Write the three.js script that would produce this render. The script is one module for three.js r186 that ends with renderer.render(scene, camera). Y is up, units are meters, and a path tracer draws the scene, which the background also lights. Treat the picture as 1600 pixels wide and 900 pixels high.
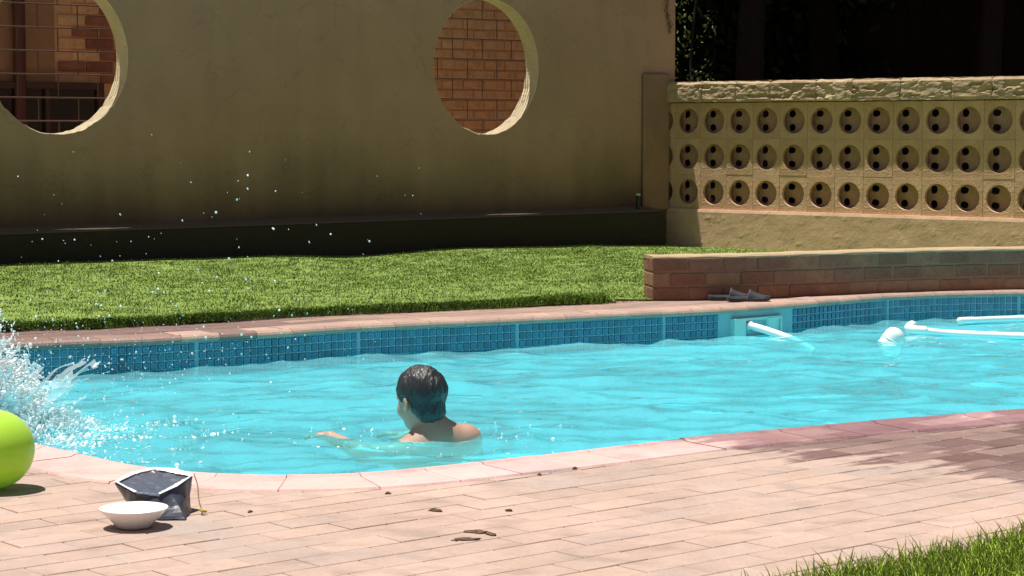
import * as THREE from 'three';
import { MarchingCubes } from 'three/addons/objects/MarchingCubes.js';
import { ImprovedNoise } from 'three/addons/math/ImprovedNoise.js';
import { ConvexGeometry } from 'three/addons/geometries/ConvexGeometry.js';
import { mergeGeometries, mergeVertices } from 'three/addons/utils/BufferGeometryUtils.js';

// ---------------------------------------------------------------- camera, sky, sun, exposure
const scene = new THREE.Scene();
const camera = new THREE.PerspectiveCamera(15.533, 16 / 9, 0.1, 300);
camera.position.set(0, 1, 0);
camera.rotation.x = -Math.atan(250 / 3300);
const renderer = new THREE.WebGLRenderer({ antialias: true });
renderer.toneMapping = THREE.LinearToneMapping;
renderer.toneMappingExposure = 1.34;
renderer.shadowMap.enabled = true;
const SKY = 0.42;
const SUN = new THREE.Vector3(-0.2215, 0.9744, -0.0391).normalize();   // towards the sun: high, behind the garden wall and to the left
const SW = 128, SH = 64, skyData = new Float32Array(SW * SH * 4);       // a clear, slightly hazy midday sky, the same all round
for (let j = 0; j < SH; j++) for (let i = 0; i < SW; i++) {
  const el = ((j + 0.5) / SH - 0.5) * Math.PI, az = ((i + 0.5) / SW - 0.5) * 2 * Math.PI, y = Math.sin(el), d = new THREE.Vector3(Math.cos(el) * Math.cos(az), y, Math.cos(el) * Math.sin(az)), c = d.dot(SUN);
  const t = Math.pow(Math.max(0, y), 0.45), g = 0.5 * Math.pow(Math.max(0, c), 24) + 0.12 * Math.pow(Math.max(0, c), 4), k = (j * SW + i) * 4;
  const low = [0.46, 0.47, 0.46], high = [0.17, 0.235, 0.33], gnd = [0.16, 0.14, 0.1];
  for (let q = 0; q < 3; q++) skyData[k + q] = SKY * (y > 0 ? low[q] + (high[q] - low[q]) * t + g : gnd[q]);
  skyData[k + 3] = 1;
}
const skyTex = new THREE.DataTexture(skyData, SW, SH, THREE.RGBAFormat, THREE.FloatType);
skyTex.mapping = THREE.EquirectangularReflectionMapping; skyTex.magFilter = skyTex.minFilter = THREE.LinearFilter; skyTex.needsUpdate = true;
scene.background = skyTex; scene.environment = skyTex;
const sun = new THREE.DirectionalLight(new THREE.Color().setRGB(1, 0.95, 0.86), 5);
sun.name = 'sun';
sun.position.copy(SUN).multiplyScalar(60).add(new THREE.Vector3(0, 0, -11));
sun.target.position.set(0, 0, -11);
sun.castShadow = true;
sun.shadow.mapSize.set(4096, 4096);
Object.assign(sun.shadow.camera, { left: -14, right: 14, top: 18, bottom: -18, near: 1, far: 120 });
scene.add(sun, sun.target);

// ---------------------------------------------------------------- helpers
function rng(seed) { let a = seed >>> 0; return () => { a = (a + 0x6d2b79f5) >>> 0; let t = a; t = Math.imul(t ^ (t >>> 15), t | 1); t ^= t + Math.imul(t ^ (t >>> 7), t | 61); return ((t ^ (t >>> 14)) >>> 0) / 4294967296; }; }
const NOISE = new ImprovedNoise();
const nz = (x, y, z = 0) => NOISE.noise(x + 31.7, y + 17.3, z + 5.1);
const fbm = (x, y, z = 0, o = 4) => { let s = 0, a = 0.5; for (let i = 0; i < o; i++) { s += a * nz(x, y, z); x *= 2.03; y *= 2.03; z *= 2.03; a *= 0.5; } return s; };
const lerp = (a, b, t) => a + (b - a) * t, clamp = (x, a = 0, b = 1) => Math.min(b, Math.max(a, x));
const smooth = (a, b, x) => { const t = clamp((x - a) / (b - a)); return t * t * (3 - 2 * t); };
const V2 = (x, y) => new THREE.Vector2(x, y), V3 = (x, y, z) => new THREE.Vector3(x, y, z);
const rgb = (r, g, b) => new THREE.Color().setRGB(r, g, b);
const toS = (v) => { v = clamp(v); return v <= 0.0031308 ? v * 12.92 : 1.055 * Math.pow(v, 1 / 2.4) - 0.055; };
const used = {};
function numbered(name) { const n = used[name] = (used[name] ?? -1) + 1; return n ? `${name}_${String(n).padStart(3, '0')}` : name; }
function shade(o) { o.traverse((c) => { if (c.isMesh) { c.castShadow = true; c.receiveShadow = true; } }); return o; }
function part(name, geo, mat, parent) { const m = new THREE.Mesh(geo, mat); m.name = parent ? name : numbered(name); m.castShadow = m.receiveShadow = true; (parent ?? scene).add(m); return m; }
function group(name, [x, y, z] = [0, 0, 0], turn = 0) { const g = new THREE.Group(); g.name = numbered(name); g.position.set(x, y, z); g.rotation.y = turn; scene.add(g); return g; }
function tag(o, label, category, grp) { Object.assign(o.userData, { label, category }); if (grp) o.userData.group = grp; return o; }
function structure(o) { o.userData.kind = 'structure'; return o; }
function stuff(o) { o.userData.kind = 'stuff'; return o; }
const std = (o) => new THREE.MeshStandardMaterial({ roughness: 0.85, ...o });
const phys = (o) => new THREE.MeshPhysicalMaterial({ roughness: 0.85, ...o });
function tex(w, h, fn, srgb = true) {
  const d = new Uint8Array(w * h * 4);
  for (let j = 0; j < h; j++) for (let i = 0; i < w; i++) { const c = fn(i / w, j / h, i, j), k = (j * w + i) * 4; for (let q = 0; q < 3; q++) d[k + q] = 255 * (srgb ? toS(c[q]) : clamp(c[q])); d[k + 3] = 255; }
  const t = new THREE.DataTexture(d, w, h, THREE.RGBAFormat);
  t.magFilter = THREE.LinearFilter; t.minFilter = THREE.LinearFilter; t.wrapS = t.wrapT = THREE.RepeatWrapping;
  if (srgb) t.colorSpace = THREE.SRGBColorSpace;
  t.needsUpdate = true;
  return t;
}
function rep(t, u, v, ou = 0, ov = 0) { const c = t.clone(); c.repeat.set(u, v); c.offset.set(ou, ov); c.needsUpdate = true; return c; }
// periodic value noise for tiling textures
function tileNoise(seed, n) { const r = rng(seed), g = new Float32Array(n * n).map(() => r()); return (u, v) => { const x = u * n, y = v * n, i = Math.floor(x), j = Math.floor(y), fx = x - i, fy = y - j, a = fx * fx * (3 - 2 * fx), b = fy * fy * (3 - 2 * fy), q = (p, s) => g[(((s % n) + n) % n) * n + (((p % n) + n) % n)]; return lerp(lerp(q(i, j), q(i + 1, j), a), lerp(q(i, j + 1), q(i + 1, j + 1), a), b); }; }
const tn = [tileNoise(1, 8), tileNoise(2, 19), tileNoise(3, 47), tileNoise(4, 113)];
const tfbm = (u, v) => 0.42 * tn[0](u, v) + 0.28 * tn[1](u, v) + 0.18 * tn[2](u, v) + 0.12 * tn[3](u, v);
function uvBox(geo, s = 1) {   // uv in metres by dominant axis
  const g = geo.index ? geo.toNonIndexed() : geo; g.computeVertexNormals();
  const p = g.attributes.position, n = g.attributes.normal, uv = new Float32Array(p.count * 2);
  for (let i = 0; i < p.count; i++) { const ax = Math.abs(n.getX(i)), ay = Math.abs(n.getY(i)), az = Math.abs(n.getZ(i)); let u, v; if (ay >= ax && ay >= az) { u = p.getX(i); v = p.getZ(i); } else if (ax >= az) { u = p.getZ(i); v = p.getY(i); } else { u = p.getX(i); v = p.getY(i); } uv[2 * i] = u * s; uv[2 * i + 1] = v * s; }
  g.setAttribute('uv', new THREE.BufferAttribute(uv, 2));
  return g;
}
function chamferBox(w, h, d, c = 0.006) {   // box with chamfered edges, centred
  const x = w / 2, y = h / 2, z = d / 2, pts = [];
  for (const a of [-1, 1]) for (const b of [-1, 1]) for (const e of [-1, 1]) pts.push(V3(a * (x - c), b * (y - c), e * z), V3(a * (x - c), b * y, e * (z - c)), V3(a * x, b * (y - c), e * (z - c)));
  return uvBox(new ConvexGeometry(pts));
}
// frames of the two garden walls (seen from above): u along the main wall, its normal towards the pool
const A = 0.70150, CA = Math.cos(A), SA = Math.sin(A);
const DM = -12.76;
const mainPt = (u, y, p = 0) => V3(u * CA + (DM + p) * SA, y, -u * SA + (DM + p) * CA);
const CORNER = V3(1.319, 0, -17.818);
const breezePt = (u, y, p = 0) => V3(CORNER.x + u * CA - p * SA, y, CORNER.z + u * SA + p * CA);
const distMain = (x, z) => SA * x + CA * z - DM;
const GM = (g) => { g.position.set(DM * SA, 0, DM * CA); g.rotation.y = A; return g; };                 // local x = u, local z = out of the wall
const GB = (g) => { g.position.copy(CORNER); g.rotation.y = -A; return g; };

// ---------------------------------------------------------------- textures
const plasterTex = tex(512, 512, (u, v) => { const n = tfbm(u, v), k = 0.86 + 0.28 * (n - 0.5) + 0.1 * (tn[3](v, u) - 0.5); return [0.94 * k, 0.94 * k, 0.94 * k]; });
const plasterBump = tex(512, 512, (u, v) => { const k = 0.55 * tn[3](u, v) + 0.45 * tn[2](u, v) * tn[1](v, u) * 1.6; return [k, k, k]; }, false);
const speckTex = tex(256, 256, (u, v) => { const k = 0.8 + 0.32 * (tfbm(u, v) - 0.5) + 0.22 * (tn[3](u * 2, v * 2) - 0.5); return [k, k, k]; });
const wallTex = tex(2048, 512, (u, v) => {            // weathered cream plaster of the garden wall, darker and greener towards the foot, 9.2 m by 2.3 m
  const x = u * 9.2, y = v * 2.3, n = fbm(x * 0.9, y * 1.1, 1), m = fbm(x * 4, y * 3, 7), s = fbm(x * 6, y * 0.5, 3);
  const deepTone = smooth(0.95, 0.3, y + 0.5 * n + 0.15 * s), green = smooth(1.3, 0.4, y + 0.6 * n);
  const low = smooth(1.15, 0.34, y + 0.14 * n + 0.05 * s), k = (0.9 + 0.16 * n + 0.1 * m + 0.08 * s - 0.1 * smooth(0.02, 0.0, Math.abs(fbm(x * 2.1, y * 2.3, 40))) - 0.24 * deepTone) * (1 - 0.6 * low);
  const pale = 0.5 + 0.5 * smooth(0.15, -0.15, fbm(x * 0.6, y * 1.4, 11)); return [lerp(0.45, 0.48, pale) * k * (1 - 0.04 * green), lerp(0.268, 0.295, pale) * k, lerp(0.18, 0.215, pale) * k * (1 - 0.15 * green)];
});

// ---------------------------------------------------------------- pool outline
const WATER = -0.16, FLOOR = -1.36;
const OUT = [[-0.45, -6.06], [0, -6.34], [0.62, -6.8], [1.45, -7.28], [2.34, -7.75], [3.3, -8.3], [4.2, -8.95], [4.9, -9.9], [5.0, -11.1], [4.55, -12.2], [3.9, -12.8], [3.14, -12.93], [2.34, -12.68], [1.66, -12.1], [1.22, -11.73], [0.62, -11.4], [0.04, -11.09], [-0.78, -10.66], [-1.19, -10.35], [-1.59, -10.1], [-1.82, -9.97], [-2.16, -9.83], [-2.75, -9.5], [-3.2, -8.95], [-3.2, -8.3], [-2.75, -7.72], [-2.07, -7.14], [-1.6, -6.72], [-1.27, -6.37], [-1.09, -6.18], [-0.87, -6.07], [-0.67, -6.03]];
const outline = (() => {
  const c = new THREE.CatmullRomCurve3(OUT.map(([x, z]) => V3(x, 0, z)), true, 'centripetal'); c.arcLengthDivisions = 1200;
  const L = c.getLength(), n = 640, P = [], N = [];
  for (let i = 0; i < n; i++) { const p = c.getPointAt(i / n), t = c.getTangentAt(i / n); P.push(p); N.push(V3(-t.z, 0, t.x)); }
  let area = 0; for (let i = 0; i < n; i++) { const a = P[i], b = P[(i + 1) % n]; area += a.x * b.z - b.x * a.z; }
  const test = P[0].clone().addScaledVector(N[0], 0.1);
  if (inPoly(test.x, test.z, P)) N.forEach((q) => q.negate());
  return { c, L, n, P, N, flip: area };
})();
function inPoly(x, z, P) { let r = false; for (let i = 0, j = P.length - 1; i < P.length; j = i++) { const a = P[i], b = P[j]; if ((a.z > z) !== (b.z > z) && x < ((b.x - a.x) * (z - a.z)) / (b.z - a.z) + a.x) r = !r; } return r; }
function edgeDist(x, z) {   // signed distance to the pool edge, positive outside; nearest point and outward normal
  let best = 1e9, bi = 0; for (let i = 0; i < outline.n; i++) { const p = outline.P[i], d = (p.x - x) ** 2 + (p.z - z) ** 2; if (d < best) { best = d; bi = i; } }
  const p = outline.P[bi], q = outline.N[bi]; return { d: (x - p.x) * q.x + (z - p.z) * q.z, i: bi, p, n: q, r: Math.sqrt(best) };
}
function at(s, off, y) {   // point at arc length s along the pool edge
  const f = (((s / outline.L) % 1) + 1) % 1 * outline.n, i = Math.floor(f) % outline.n, j = (i + 1) % outline.n, t = f - Math.floor(f);
  const p = outline.P[i].clone().lerp(outline.P[j], t), q = outline.N[i].clone().lerp(outline.N[j], t).normalize(); return p.addScaledVector(q, off).setY(y);
}
const sNear = (x, z) => edgeDist(x, z).i / outline.n * outline.L;
function sweep(prof, s0, s1, steps, closed = false) {   // profile [offset, y] swept along the edge between two arc lengths, with end caps
  const pos = [], idx = [], m = prof.length;
  for (let k = 0; k <= steps; k++) for (const [o, y] of prof) { const p = at(lerp(s0, s1, k / steps), o, y); pos.push(p.x, p.y, p.z); }
  for (let k = 0; k < steps; k++) for (let i = 0; i < (closed ? m : m - 1); i++) { const a = k * m + i, b = k * m + (i + 1) % m, c = a + m, d = b + m; idx.push(a, b, c, b, d, c); }
  if (closed) for (const k of [0, steps]) for (let i = 1; i < m - 1; i++) idx.push(k * m, k * m + i, k * m + i + 1);
  const g = new THREE.BufferGeometry(); g.setAttribute('position', new THREE.Float32BufferAttribute(pos, 3)); g.setIndex(idx);
  return uvBox(g);
}

// ---------------------------------------------------------------- ground sheet
{
  const s = new THREE.Shape([V2(-120, -120), V2(120, -120), V2(120, 120), V2(-120, 120)]);
  const hole = []; for (let k = 0; k < 200; k++) { const p = at(k / 200 * outline.L, 0.06, 0); hole.push(V2(p.x, -p.z)); }
  s.holes.push(new THREE.Path(hole));
  const g = new THREE.ShapeGeometry(s); g.rotateX(-Math.PI / 2); g.translate(0, -0.03, 0);
  structure(part('ground', g, std({ color: rgb(0.2, 0.15, 0.1), map: rep(speckTex, 2, 2), roughness: 1 })));
}

// ---------------------------------------------------------------- swimming pool
const pool = structure(group('swimming_pool')), nearCoping = [];
const M = {
  shell: std({ color: rgb(0.19, 0.92, 1.0), map: rep(speckTex, 1.4, 1.4), roughness: 0.6 }),
  grout: std({ color: rgb(0.26, 0.45, 0.52), roughness: 0.9 }),
};
const MOUTH = [sNear(1.3, -11.78), sNear(1.48, -11.94)].sort((a, b) => a - b);
{
  const bands = [-0.028, -0.078, -0.172, -0.5, -0.9, -1.15, -1.27, -1.33, FLOOR], offs = [0.022, 0.022, 0.022, 0.022, 0.0, -0.05, -0.12, -0.22, -0.36];
  const pos = [], idx = [], n = 320, m = bands.length;
  for (let k = 0; k <= n; k++) for (let b = 0; b < m; b++) { const p = at(k / n * outline.L, offs[b], bands[b]); pos.push(p.x, p.y, p.z); }
  for (let k = 0; k < n; k++) for (let b = 0; b < m - 1; b++) { const s = (k + 0.5) / n * outline.L; if (b === 1 && s > MOUTH[0] && s < MOUTH[1]) continue; const a = k * m + b; idx.push(a, a + 1, a + m, a + 1, a + m + 1, a + m); }
  const g = new THREE.BufferGeometry(); g.setAttribute('position', new THREE.Float32BufferAttribute(pos, 3)); g.setIndex(idx); 
  const fl = new THREE.Shape(Array.from({ length: 200 }, (_, k) => { const p = at(k / 200 * outline.L, -0.355, 0); return V2(p.x, -p.z); }));
  const f = new THREE.ShapeGeometry(fl); f.rotateX(-Math.PI / 2); f.translate(0, FLOOR + 0.001, 0);
  part('basin', mergeGeometries([uvBox(g), uvBox(f)]), M.shell, pool);
}
// coping: bullnosed pink clay tiles all round, each a piece of its own
{
  const prof = [[0.03, -0.031], [0.006, -0.03], [-0.004, -0.023], [-0.006, -0.013], [0, -0.003], [0.014, 0.006], [0.032, 0.007], [0.046, 0.001], [0.06, 0.0005], [0.236, 0.0005], [0.242, -0.006], [0.242, -0.031]];
  part('coping_bed', sweep([[0.03, -0.027], [0.004, -0.026], [0.0, -0.013], [0.016, -0.003], [0.236, -0.006], [0.236, -0.03]], 0, outline.L, 400), std({ color: rgb(0.36, 0.24, 0.2), roughness: 1 }), pool);
  const n = Math.round(outline.L / 0.2), R = rng(5);
  const mats = [];
  const copTex = tex(256, 256, (u, v) => { const k = 0.86 + 0.3 * (tfbm(u, v) - 0.5) + 0.2 * (tn[3](v, u) - 0.5); return [k, k, k]; });
  for (let i = 0; i < 4; i++) { const k = 0.92 + 0.05 * i; mats.push(std({ color: rgb(0.6 * k, 0.405 * k * (1 - 0.015 * i), 0.375 * k), map: rep(copTex, 2.3, 2.3, i * 0.3, i * 0.17), bumpMap: rep(plasterBump, 3, 3), bumpScale: 0.0015, roughness: 0.75 })); }
  const wet = [0, 1].map((i) => std({ color: rgb(0.30 + 0.05 * i, 0.165 + 0.02 * i, 0.17 + 0.015 * i), map: rep(copTex, 2.3, 2.3), bumpMap: rep(plasterBump, 3, 3), bumpScale: 0.001, roughness: 0.4 }));
  const deepTone = [0, 1].map((i) => std({ color: rgb(0.27 + 0.06 * i, 0.175 + 0.035 * i, 0.15 + 0.028 * i), map: rep(copTex, 2.3, 2.3), bumpMap: rep(plasterBump, 3, 3), bumpScale: 0.0012, roughness: 0.5 }));  // far coping tiles moistened by the splash
  const brown = [0, 1].map((i) => std({ color: rgb(0.43 + 0.05 * i, 0.285 + 0.03 * i, 0.235 + 0.02 * i), map: rep(copTex, 2.3, 2.3), bumpMap: rep(plasterBump, 3, 3), bumpScale: 0.0015, roughness: 0.8 }));
  for (let k = 0; k < n; k++) {
    const s0 = k / n * outline.L + 0.0012, s1 = (k + 1) / n * outline.L - 0.0014, mid = at((s0 + s1) / 2, 0, 0), dy = (R() - 0.5) * 0.003;
    const isWet = (mid.z > -8.6 && mid.x > 1.15 + 0.25 * R()) || (mid.x < -1.2 && mid.z < -9 && R() < 0.5);
    const farSide = mid.z < -8.8 && edgeDist(mid.x, mid.z).n.z < 0;
    const tile = part('coping_tile', sweep(prof.map(([o, y]) => [o, y + dy]), s0, s1, 3, true), farSide ? (mid.x + 0.9 * R() < -0.9 ? deepTone[R() * 2 | 0] : brown[R() * 2 | 0]) : isWet ? wet[R() * 2 | 0] : mats[R() * 4 | 0], pool); if (mid.z > -8.3 && mid.x > -2.5 && mid.x < 2.55) nearCoping.push([tile, 0.95 + 0.12 * R(), 0.05 * (R() - 0.5)]);
  }
}
// mosaic band below the coping on the far side, one part for each sheet of small tiles
{
  const ring = tex(64, 64, (u, v) => { const x = Math.abs(u - 0.5) * 2, y = Math.abs(v - 0.5) * 2, r = Math.max(x, y) * 0.6 + Math.hypot(x, y) * 0.4, on = smooth(0.3, 0.38, r) * smooth(0.72, 0.62, r); return [lerp(0.018, 0.055, on), lerp(0.11, 0.21, on), lerp(0.21, 0.32, on)]; });
  const mat = phys({ map: ring, vertexColors: true, roughness: 0.28, clearcoat: 0.4, clearcoatRoughness: 0.2 });
  const R = rng(9), sA = sNear(4.5, -12.25), sB = sNear(-3.1, -9.1), pitch = 0.0389, tall = 0.0405;
  const sk = [sNear(1.19, -11.7), sNear(1.6, -12.05)].sort((a, b) => a - b), lo = Math.min(sA, sB), hi = Math.max(sA, sB), phase = sNear(0.83, -11.52);
  const first = phase - Math.ceil((phase - lo) / 0.911) * 0.911;
  for (let s0 = first; s0 < hi; s0 += 0.911) {
    const list = [];
    for (let k = 0; k < 23; k++) {
      const a = s0 + 0.008 + k * pitch + 0.0022, b = a + pitch - 0.0044; if (a < lo || b > hi || (b > sk[0] && a < sk[1])) continue;
      for (let r = 0; r < 4; r++) {
        const y1 = -0.036 - r * tall, y0 = y1 - tall + 0.0045, o = 0.008 + R() * 0.0012, e = 0.0022;
        const q = [at(a, 0.016, y0), at(b, 0.016, y0), at(b, 0.016, y1), at(a, 0.016, y1), at(a + e, o, y0 + e), at(b - e, o, y0 + e), at(b - e, o, y1 - e), at(a + e, o, y1 - e)];
        const g = new THREE.BufferGeometry(); g.setAttribute('position', new THREE.Float32BufferAttribute(q.flatMap((p) => [p.x, p.y, p.z]), 3));
        g.setAttribute('uv', new THREE.Float32BufferAttribute([0, 0, 1, 0, 1, 1, 0, 1, 0.06, 0.06, 0.94, 0.06, 0.94, 0.94, 0.06, 0.94], 2));
        const t = 0.75 + 0.5 * R(); g.setAttribute('color', new THREE.Float32BufferAttribute(Array(8).fill([t, t, t * (0.95 + 0.1 * R())]).flat(), 3));
        g.setIndex([4, 5, 6, 4, 6, 7, 0, 1, 5, 0, 5, 4, 1, 2, 6, 1, 6, 5, 2, 3, 7, 2, 7, 6, 3, 0, 4, 3, 4, 7]);
        list.push(g.toNonIndexed());
      }
    }
    if (!list.length) continue;
    const g = mergeGeometries(list); g.computeVertexNormals(); stuff(part('mosaic_tiles', g, mat, pool));
    part('grout_bed', sweep([[0.014, -0.0315], [0.014, -0.202], [0.03, -0.205]], s0 + 0.001, Math.min(s0 + 0.911, hi), 6), M.grout, pool);
  }
}
// skimmer set in the far wall
{
  const m = at((MOUTH[0] + MOUTH[1]) / 2, 0, 0), e = edgeDist(m.x, m.z), inn = e.n.clone().negate(), sk = new THREE.Group();
  sk.name = 'skimmer'; sk.position.set(m.x, 0, m.z); sk.rotation.y = Math.atan2(inn.x, inn.z); pool.add(sk);
  const pl = std({ color: rgb(0.42, 0.68, 0.66), roughness: 0.45 }), dk = std({ color: rgb(0.2, 0.42, 0.42), roughness: 0.5 }), wh = std({ color: rgb(0.62, 0.82, 0.8), roughness: 0.4 });
  const box = (x0, x1, y0, y1, z0, z1) => chamferBox(x1 - x0, y1 - y0, z1 - z0, 0.002).translate((x0 + x1) / 2, (y0 + y1) / 2, (z0 + z1) / 2);
  const z0 = -0.03, z1 = 0.006;
  part('faceplate', mergeGeometries([box(-0.205, -0.11, -0.2, -0.062, z0, z1), box(-0.11, 0.19, -0.078, -0.062, z0, z1), box(-0.11, 0.07, -0.2, -0.165, z0, z1), box(0.062, 0.08, -0.165, -0.078, z0, z1), box(0.08, 0.19, -0.2, -0.165, z0, z1), box(0.178, 0.19, -0.165, -0.078, z0, z1)]), pl, sk);
  part('mouth', mergeGeometries([box(-0.11, 0.062, -0.19, -0.06, -0.25, -0.24), box(-0.12, -0.11, -0.19, -0.06, -0.25, -0.031), box(0.062, 0.072, -0.19, -0.06, -0.25, -0.031), box(-0.11, 0.062, -0.078, -0.07, -0.25, -0.031)]), dk, sk);
  part('weir_flap', box(-0.105, -0.0, -0.16, -0.118, -0.035, -0.028).rotateZ(-0.06), wh, sk);
  part('side_panel', box(0.081, 0.177, -0.164, -0.079, -0.03, -0.006), pl, sk);
  part('panel_frame', mergeGeometries([box(0.076, 0.082, -0.165, -0.072, 0.0065, 0.01), box(0.18, 0.186, -0.165, -0.072, 0.0065, 0.01), box(0.082, 0.18, -0.078, -0.072, 0.0065, 0.01)]), wh, sk);
}
// water surface
function waveH(x, z) {
  const wx = x + 0.25 * nz(x * 0.8, z * 0.8, 3), wz = z + 0.3 * nz(x * 0.7, z * 0.7, 9);
  const rid = (a) => 1 - 2 * Math.abs(a), q1 = rid(nz(wx * 0.95, wz * 2.6, 21)), q2 = rid(nz(wx * 1.9 + 4, wz * 5.6, 2));
  let h = 0.008 * Math.sin(5.2 * wz + 1.8 * wx + 1) + 0.005 * Math.sin(9.5 * wz - 3.1 * wx + 2.2) + 0.003 * Math.sin(17 * wz + 7 * wx) + 0.021 * q1 * q1 + 0.0145 * q2 * q2 + 0.0035 * nz(x * 7, z * 14, 2) - 0.016;
  const db = Math.hypot(x + 0.32, z + 7.9); h += 0.013 * Math.exp(-db * 2.4) * Math.sin(db * 36);
  const ds = Math.hypot(x + 2.1, z + 8.1); h += 0.03 * Math.exp(-ds * 1.6) * Math.sin(ds * 17 + 1) + 0.02 * Math.exp(-ds * 1.3) * nz(x * 9, z * 9, 4);
  return h;
}
{
  const x0 = -3.4, x1 = 5.2, za = -13.15, zb = -5.9, st = 0.028, nx = Math.ceil((x1 - x0) / st), nzz = Math.ceil((zb - za) / st), id = new Int32Array((nx + 1) * (nzz + 1)).fill(-1), pos = [], uv = [], idx = [];
  const big = Array.from({ length: 320 }, (_, k) => at(k / 320 * outline.L, 0.015, 0)), ins = new Uint8Array(id.length);
  for (let j = 0; j <= nzz; j++) {   // scanline fill
    const z = za + j * st, cr = []; for (let i = 0, k = big.length - 1; i < big.length; k = i++) { const a = big[i], b = big[k]; if ((a.z > z) !== (b.z > z)) cr.push(((b.x - a.x) * (z - a.z)) / (b.z - a.z) + a.x); }
    cr.sort((a, b) => a - b); for (let i = 0; i <= nx; i++) { const x = x0 + i * st; let c = 0; while (c < cr.length && cr[c] < x) c++; ins[j * (nx + 1) + i] = c & 1; }
  }
  const v = (i, j) => { const k = j * (nx + 1) + i; if (id[k] < 0) { id[k] = pos.length / 3; const x = x0 + i * st, z = za + j * st; pos.push(x, WATER + waveH(x, z), z); uv.push(x, z); } return id[k]; };
  for (let j = 0; j < nzz; j++) for (let i = 0; i < nx; i++) { const k = j * (nx + 1) + i; if (ins[k] | ins[k + 1] | ins[k + nx + 1] | ins[k + nx + 2]) { const a = v(i, j), b = v(i + 1, j), c = v(i, j + 1), d = v(i + 1, j + 1); idx.push(a, c, b, b, c, d); } }
  const g = new THREE.BufferGeometry(); g.setAttribute('position', new THREE.Float32BufferAttribute(pos, 3)); g.setAttribute('uv', new THREE.Float32BufferAttribute(uv, 2)); g.setIndex(idx); g.computeVertexNormals();
  const rip = tex(512, 512, (u, w) => { const k = 0.6 * tn[1](u, w) + 0.3 * tn[2](u, w) + 0.1 * tn[3](u, w); return [k, k, k]; }, false);
  const wm = phys({ color: rgb(0.36, 0.95, 1.0), transmission: 0.78, thickness: 0, roughness: 0.03, ior: 1.33, specularIntensity: 0.8, bumpMap: rep(rip, 0.3, 0.55), bumpScale: 0.006 });
  structure(part('pool_water', g, wm));
}

// ---------------------------------------------------------------- paving
const UW = (u, w) => [u * CA + w * SA, -u * SA + w * CA];    // paver rows run parallel to the garden wall
const toUW = (x, z) => [x * CA - z * SA, x * SA + z * CA];
function clipPoly(P, px, pz, nx, nz2) {   // keep the side the normal points to
  const out = []; for (let i = 0; i < P.length; i++) { const a = P[i], b = P[(i + 1) % P.length], da = (a[0] - px) * nx + (a[1] - pz) * nz2, db = (b[0] - px) * nx + (b[1] - pz) * nz2; if (da >= 0) out.push(a); if ((da >= 0) !== (db >= 0)) { const t = da / (da - db); out.push([lerp(a[0], b[0], t), lerp(a[1], b[1], t)]); } } return out;
}
function slab(P, y, thick, c, tilt, uvf) {   // a flat stone with chamfered top edges over a convex outline
  const n = P.length, cx = P.reduce((s, p) => s + p[0], 0) / n, cz = P.reduce((s, p) => s + p[1], 0) / n, pos = [], idx = [];
  const yy = (x, z) => y + (x - cx) * tilt[0] + (z - cz) * tilt[1];
  for (const [k, dy] of [[1, 0], [0, -c], [0, -thick]]) for (const p of P) { const d = Math.hypot(p[0] - cx, p[1] - cz), s = k ? Math.max(0.3, 1 - (c * 1.5) / d) : 1, x = cx + (p[0] - cx) * s, z = cz + (p[1] - cz) * s; pos.push(x, yy(x, z) + dy, z); }
  for (let i = 1; i < n - 1; i++) idx.push(0, i, i + 1);
  for (let r = 0; r < 2; r++) for (let i = 0; i < n; i++) { const a = r * n + i, b = r * n + (i + 1) % n; idx.push(a, a + n, b, b, a + n, b + n); }
  let g = new THREE.BufferGeometry(); g.setAttribute('position', new THREE.Float32BufferAttribute(pos, 3)); g.setIndex(idx); g = g.toNonIndexed(); g.computeVertexNormals();
  const p = g.attributes.position, uv = []; for (let i = 0; i < p.count; i++) uv.push(...uvf(p.getX(i), p.getZ(i))); g.setAttribute('uv', new THREE.Float32BufferAttribute(uv, 2));
  return g;
}
function tint(g, r, gg, b) { const n = g.attributes.position.count, a = new Float32Array(n * 3); for (let i = 0; i < n; i++) { a[3 * i] = r; a[3 * i + 1] = gg; a[3 * i + 2] = b; } g.setAttribute('color', new THREE.BufferAttribute(a, 3)); return g; }
const PL = 0.212, PW = 0.1065, LAWN_W = -3.02;
const hash = (i, j) => { const s = Math.sin(i * 127.1 + j * 311.7 + 5.3) * 43758.5453; return s - Math.floor(s); };
// where splashed water lies on the near paving: w of its lower border along u, ragged from paver to paver
function wetness(x, z) {
  const e = [[0.05, -7.05], [0.5, -6.78], [0.86, -6.47], [1.1, -6.36], [1.28, -6.27], [1.38, -6.02], [1.5, -5.72], [1.8, -5.6], [3, -5.3]];
  let zb = -9; if (x > e[0][0]) for (let i = 0; i < e.length - 1; i++) if (x >= e[i][0] && x <= e[i + 1][0]) zb = lerp(e[i][1], e[i + 1][1], (x - e[i][0]) / (e[i + 1][0] - e[i][0]));
  const [u, w] = toUW(x, z), row = Math.floor(w / PW), k = Math.floor((u + (row & 1 ? PL / 2 : 0)) / PL);
  const joint = Math.min(Math.abs(w / PW - Math.round(w / PW)) * PW, 0.05);
  const v = (zb - z) / 0.2 + 1.9 * fbm(u * 2.4, w * 9, 2) + 1.5 * fbm(u * 8, w * 17, 6) + 1.2 * (hash(row, k) - 0.5) + 0.5 * smooth(0.02, 0, joint), dry = smooth(0.2, 0.5, fbm(u * 3, w * 11, 15) + 0.5 * fbm(u * 13, w * 26, 3));
  return smooth(-0.5, 0.6, v) * (1 - 0.55 * dry) * (0.8 + 0.4 * hash(k, row));
}
const deckUV = (x, z) => [(x + 2.6) / 5.2, (z + 8.4) / 4.4];
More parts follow.
